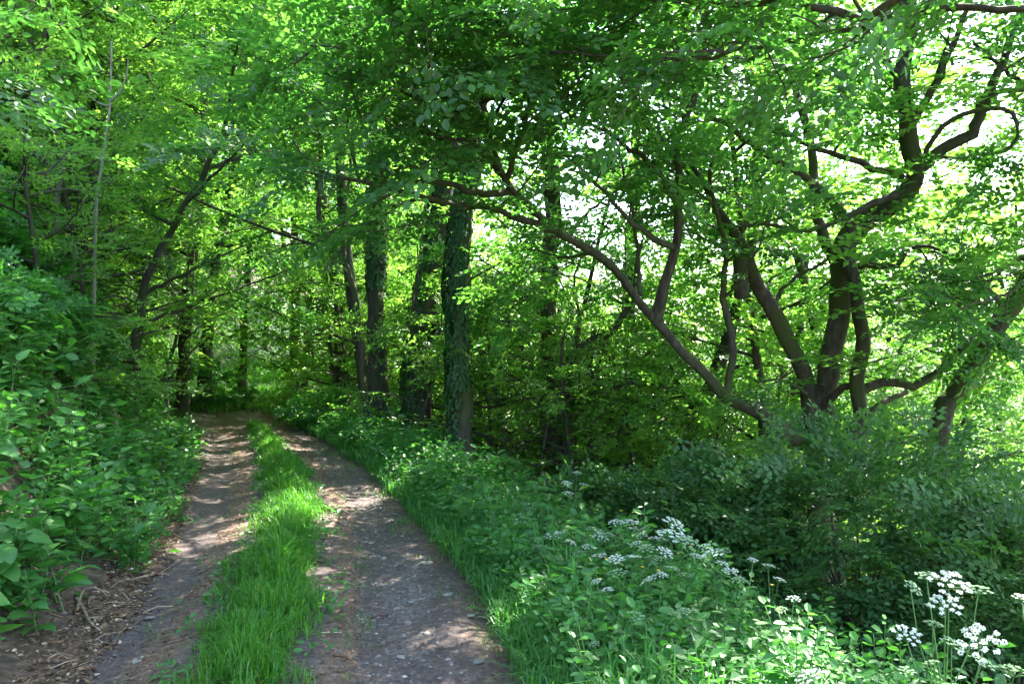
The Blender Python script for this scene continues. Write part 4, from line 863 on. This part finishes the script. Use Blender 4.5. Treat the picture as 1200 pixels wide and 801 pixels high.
stones = [(112, 720, .05, 'flat pale stone lying at the edge of the left wheel track'), (75, 718, .03, 'small round stone in the litter left of the left wheel track'), (500, 662, .055, 'flat pale stone in the right wheel track below the verge'), (497, 656, .03, None),
          (552, 722, .03, 'small white stone at the foot of the right verge'), (545, 731, .022, None), (525, 698, .045, 'buff flat stone beside the right verge edge'), (478, 724, .04, 'grey flat stone in the gravel of the right wheel track'), (483, 700, .03, None),
          (470, 690, .03, None), (435, 632, .04, None), (428, 632, .03, None), (450, 650, .03, None), (175, 718, .035, 'pale chip in the tyre print of the left wheel track'), (160, 770, .04, None), (465, 708, .028, None), (500, 740, .03, None), (560, 775, .04, None), (470, 765, .03, None), (600, 770, .03, None), (70, 778, .035, None)]
for k, (px, py, s_, lb) in enumerate(stones):
    Yp = CAM_H * F / (py - 400); x = (px - 600) / F * Yp; z = float(top_z(np.array(x), np.array(Yp)))
    o = link('stone', SM[k % 4], None, lb or 'small grey stone embedded in the wheel track', 'stone', None if lb else 'small stones in the wheel tracks', loc=(x, Yp, z + .002)); o.scale = (s_, s_ * .75, s_ * .28); o.rotation_euler = (0, 0, k * 1.7)
def stick(label, P, rad, forks=()):
    Q = []
    for px, py, dz in P:
        Yp = CAM_H * F / (py - 400); x = (px - 600) / F * Yp; Q.append(np.array([x, Yp, float(top_z(np.array(x), np.array(Yp))) + rad + dz]))
    a = Acc(); q = catmull(Q, .02); b = q[0].copy(); tube(a, q - b, np.linspace(rad, rad * .5, len(q)), 6, .15, 4)
    for f in forks:
        e = q[len(q) // 2] - b; tube(a, catmull([e, e + np.array(f) * .5 + [0, 0, .01], e + np.array(f)], .03), [rad * .6] * 1 + [rad * .5] * 0 or rad * .5, 5)
    link('fallen_stick', a.mesh('fallen_stick', M_stick, True), None, label, 'stick', loc=tuple(b))
stick('pale curved root-like stick in the litter at the foot of the left bank', [(90, 716, .0), (97, 698, .03), (112, 696, .05), (126, 699, .02)], .012)
stick('curved pale stick below the arched one at the foot of the left bank', [(90, 703, .0), (98, 715, .01), (106, 729, .01), (118, 733, 0)], .013)
stick('straight thin twig lying on the left wheel track', [(187, 670, .003), (213, 653, .003)], .006)
stick('short bent twig near the grass strip on the left wheel track', [(232, 669, .003), (240, 667, .005), (248, 663, .002)], .007)
stick('thin twig lying across the left track beside the strip of grass', [(198, 754, .003), (232, 748, .003)], .006)
stick('brown twig in the leaf litter left of the left wheel track', [(55, 772, .004), (68, 767, .01), (80, 766, .004)], .008)
stick('dry stick half hidden under the nettles of the left bank', [(60, 630, .03), (75, 645, .05), (88, 668, .02)], .009)
stick('thin dry stick pointing down from the bank plants to the litter', [(140, 690, .01), (150, 700, .01), (125, 712, .01)], .006)
stick('pale stick in the litter beside the left wheel track', [(110, 745, .003), (122, 738, .008), (140, 736, .002)], .006)

# ------------------------------------------------------------------ white umbel flowers
def head_meshes(seed, green):
    rs = np.random.RandomState(seed); ry = Acc(); fl = Acc(); n = 20
    for k in range(n):
        rr = math.sqrt((k + .5) / n); th = k * 2.39996 + rs.uniform(-.2, .2); e = np.array([math.cos(th) * rr, math.sin(th) * rr, .62 - .32 * rr ** 2 + rs.normal(0, .025)])
        tube(ry, [np.zeros(3), e * [.45, .45, .55], e - [0, 0, .05]], [.02, .014, .012], 3, cap=False)
        m = 34; a2 = rs.uniform(0, 6.28, m); r2 = .155 * np.sqrt(rs.rand(m)); out = np.stack([np.cos(a2) * r2, np.sin(a2) * r2, .04 - 1.2 * r2 ** 2 + rs.normal(0, .01, m)], 1)
        for rot in (0, 1.57):
            az = rs.uniform(0, 6.28, m) + rot
            leaves(fl, e + out - np.stack([np.cos(az), np.sin(az), 0 * az], 1) * .037, np.stack([np.cos(az), np.sin(az), rs.normal(0, .25, m)], 1), np.array([0, 0, 1.]) + np.stack([np.cos(th) * .4 * rr + 0 * az, np.sin(th) * .4 * rr + 0 * az, 0 * az], 1) + rs.normal(0, .3, (m, 3)), .075, rs.uniform(.6, 1, m) if not green else rs.uniform(0, .9, m), True)
    return ry.mesh('flower_head', M_stem, True), fl.mesh('florets', M_green_floret if green else M_white)
HW = [head_meshes(k, False) for k in (1, 2, 3)]; HG = [head_meshes(k, True) for k in (4, 5)]
def umbel_plant(label, heads, seed, group=None):
    """heads: (px, py, Y, diameter, green). Stem rises from the ground below their mean."""
    rs = np.random.RandomState(seed); H = [W(a, b, c) for a, b, c, d, g in heads]; m = np.mean(H, axis=0); bx, by = m[0] + rs.normal(0, .05) - .05, m[1] + rs.normal(0, .05); bz = gz(bx, by) - .03
    b = np.array([bx, by, bz]); root = link('umbel_flower_plant', None, None, label, 'flower', group, loc=tuple(b)); st = Acc(); low = min(h[2] for h in H) - bz
    node = np.array([m[0] - bx, m[1] - by, 0]) * .7 + [0, 0, low * .62]
    q = catmull([np.zeros(3), node * [.2, .2, .5], node], .1); tube(st, q, np.linspace(.0065, .005, len(q)), 6)
    nh = 0
    for (a_, b_, c_, dia, g), h in zip(heads, H):
        e = h - b - [0, 0, dia * .28]; mid = (node + e) / 2 + [(e[0] - node[0]) * .15, 0, -.02]
        q = catmull([node, mid, e], .08); tube(st, q, np.linspace(.0038, .0022, len(q)), 5)
        me = (HG if g else HW)[nh % 2]; hd = part('flower_head', me[0], root); fo = part('florets', me[1], hd)
        hd.location = tuple(e); hd.scale = (dia * (1.45 if m[1] > 3.9 else 1.05) / 2,) * 3; hd.rotation_euler = (rs.normal(0, .22) - .1, rs.normal(0, .2), rs.uniform(0, 6)); nh += 1
    for k in range(5):                                        # leaves on the stem
        aa = rs.uniform(0, 6.28); z = low * (.15 + .14 * k); p = node * [z / max(node[2], .01)] * 3 if False else np.array([node[0] * z / node[2], node[1] * z / node[2], z]); el = .3
        d = Vector((math.cos(aa) * math.cos(el), math.sin(aa) * math.cos(el), math.sin(el))); bb = Vector((0, 0, 1)).cross(d).normalized(); M = Matrix((d, bb, d.cross(bb))).transposed().to_4x4()
        lf = part('leaf', LM[1], root); M.translation = Vector(p) + d * .05; lf.matrix_local = M @ Matrix.Scale(rs.uniform(.09, .16), 4)
        tube(st, [p, p + np.array(d) * .06], .002, 3, cap=False)
    part('stem', st.mesh('stem', M_stem, True), root)
U = umbel_plant
U('tallest white umbel plant at the lower right with large white and greenish heads', [(1112, 676, 3.35, .16, 0), (1067, 684, 3.3, .075, 1), (1146, 688, 3.4, .105, 1), (1108, 702, 3.3, .125, 0), (1093, 728, 3.2, .075, 1), (1086, 672, 3.5, .1, 1)], 1)
U('broad white umbel plant below the tallest one at the lower right', [(1152, 744, 3.05, .165, 0), (1115, 750, 3.1, .085, 1), (1149, 771, 3.0, .085, 1), (1062, 738, 3.2, .11, 0)], 2)
U('greenish umbel plant low by the bottom edge left of the broad white one', [(1092, 774, 3.0, .06, 1), (1062, 783, 3.0, .06, 1)], 3)
U('umbel plant cut by the right edge near the bottom corner', [(1188, 782, 2.9, .12, 1), (1198, 698, 3.6, .08, 0)], 4)
U('low white flower head poking out at the bottom edge between grass blades', [(951, 788, 3.1, .11, 0), (934, 787, 3.1, .05, 1)], 5)
U('cluster of white umbels crowning the flower patch in front of the dark shrub', [(786, 626, 5.6, .16, 0), (788, 612, 5.8, .12, 0), (770, 631, 5.6, .1, 0), (805, 634, 5.5, .12, 1)], 6)
U('white umbel plant at the back of the flower patch beside small yellow blooms', [(722, 611, 6.3, .09, 0), (738, 612, 6.3, .12, 0)], 7)
U('white umbel plant left of the back cluster with two rounded heads', [(702, 626, 6.0, .09, 0), (713, 627, 6.0, .09, 0)], 8)
U('white umbel plant in the middle of the flower patch with a long flat head', [(736, 655, 5.2, .13, 0), (722, 653, 5.2, .07, 0), (724, 670, 5.0, .09, 1)], 9)
U('white umbel plant under the crowning cluster with paired pale heads', [(773, 656, 5.1, .09, 1), (765, 652, 5.2, .07, 1), (802, 673, 4.9, .07, 1), (816, 673, 4.9, .06, 0)], 10)
U('single rounded white umbel on a leaning stem in the flower patch', [(763, 678, 4.8, .085, 0)], 11)
U('single white umbel on an upright stem right of the crowning cluster', [(836, 648, 5.2, .11, 0), (846, 659, 5.2, .06, 0)], 12)
U('small white umbels at the right end of the flower patch', [(856, 668, 5.0, .07, 0), (866, 678, 4.9, .06, 1), (882, 655, 5.4, .05, 0)], 13)
U('bushy greenish umbel low in the verge leaves', [(742, 720, 4.2, .08, 1)], 14)
U('small single greenish umbel right of the bushy one', [(802, 715, 4.3, .06, 1)], 15)
U('lone small umbel lowest in the verge close to the track', [(697, 752, 3.9, .055, 1)], 16)
U('white umbel on the track side of the flower patch', [(649, 626, 6.2, .1, 0), (652, 652, 5.6, .06, 0)], 17)
U('white umbel plant nearest the track bend with two flat heads', [(607, 610, 6.8, .1, 0), (612, 603, 7.0, .07, 0)], 18)
U('tiny pale umbel among the leaves left of the long flat head', [(680, 647, 5.5, .065, 1), (641, 668, 5.3, .05, 1)], 19)
U('distant white umbels high in the verge before the ivy trunk', [(555, 558, 8.6, .1, 0), (546, 569, 8.4, .09, 0), (564, 568, 8.4, .09, 0)], 20)
U('far umbel plant at the top of the verge against the dark shrubs', [(664, 565, 7.6, .07, 0), (684, 567, 7.6, .07, 0), (676, 553, 7.8, .06, 0), (665, 577, 7.5, .08, 0)], 21)

U('white umbel plant low in the middle of the flower patch with three small heads', [(690, 640, 5.5, .07, 0), (668, 634, 5.7, .06, 0), (703, 650, 5.4, .07, 0)], 22)
U('white umbel plant behind the crowning cluster', [(760, 618, 6.0, .09, 0), (752, 626, 5.9, .07, 0), (744, 620, 6.1, .06, 0)], 23)
U('umbel plant with cream heads between the crowning cluster and the long flat head', [(758, 641, 5.4, .08, 1), (746, 636, 5.6, .07, 0), (778, 645, 5.3, .08, 0)], 24)
U('white umbel plant right behind the single upright umbel', [(828, 640, 5.6, .07, 0), (815, 650, 5.3, .06, 0), (850, 645, 5.6, .06, 1)], 25)
U('small white umbels near the track side of the ivy trunk verge', [(590, 590, 7.6, .07, 0), (622, 596, 7.2, .07, 0)], 26)
U('pale umbels scattered above the leaves left of the flower patch', [(630, 640, 5.9, .06, 0), (618, 625, 6.3, .06, 1)], 27)
U('white umbels on thin stalks at the dark shrub edge', [(900, 662, 5.1, .06, 0), (912, 678, 4.8, .06, 0)], 28)
U('white umbel plant at the far verge under the leaning ivy trunk', [(500, 525, 11, .1, 0), (512, 532, 10.6, .1, 0)], 29)

U('white umbels rising between the paired pale heads and the single leaning umbel', [(788, 665, 4.9, .06, 0), (776, 672, 4.8, .05, 0)], 30)
U('white umbels in a loose trio left of the bushy greenish umbel', [(712, 690, 4.7, .055, 0), (728, 698, 4.6, .05, 1), (700, 680, 4.8, .05, 0)], 31)
U('pair of white umbels low between the shrub edge and the tall umbels', [(915, 712, 4.3, .05, 1), (930, 700, 4.4, .055, 0)], 32)

# small yellow blooms
ym = Acc(); yc = Acc()
for k in range(5):
    az = k * 1.2566; leaves(ym, np.zeros((1, 3)), np.array([[math.cos(az), math.sin(az), .5]]), np.array([[0, 0, 1.]]), .018, .5)
YM = ym.mesh('petals', M_yellow); yc_me = None
for k, (px, py, Y) in enumerate([(728, 598, 6.5), (742, 600, 6.5), (700, 597, 6.7), (711, 655, 5.4), (703, 678, 5.0), (753, 664, 5.2), (795, 648, 5.4), (590, 566, 8), (672, 670, 5.2), (905, 685, 4.8), (912, 713, 4.4), (985, 765, 3.7), (772, 668, 5.1), (810, 640, 5.6)]):
    p = W(px, py, Y); g_ = gz(p[0], p[1]); root = link('buttercup', None, None, 'tiny yellow buttercup on a thin stalk in the verge', 'flower', 'yellow buttercups in the verge', loc=(p[0], p[1], g_))
    st = Acc(); h = p[2] - g_; tube(st, [(0, 0, 0), (.02, .01, h * .6), (0, 0, h)], [.002, .0016, .0012], 4); part('stem', st.mesh('stem', M_stem), root); f = part('petals', YM, root); f.location = (0, 0, h); f.scale = (1, 1, 1)
print('TRIS', sum(len(m.polygons) * 1.8 for m in bpy.data.meshes), 'OBJ', len(bpy.data.objects))
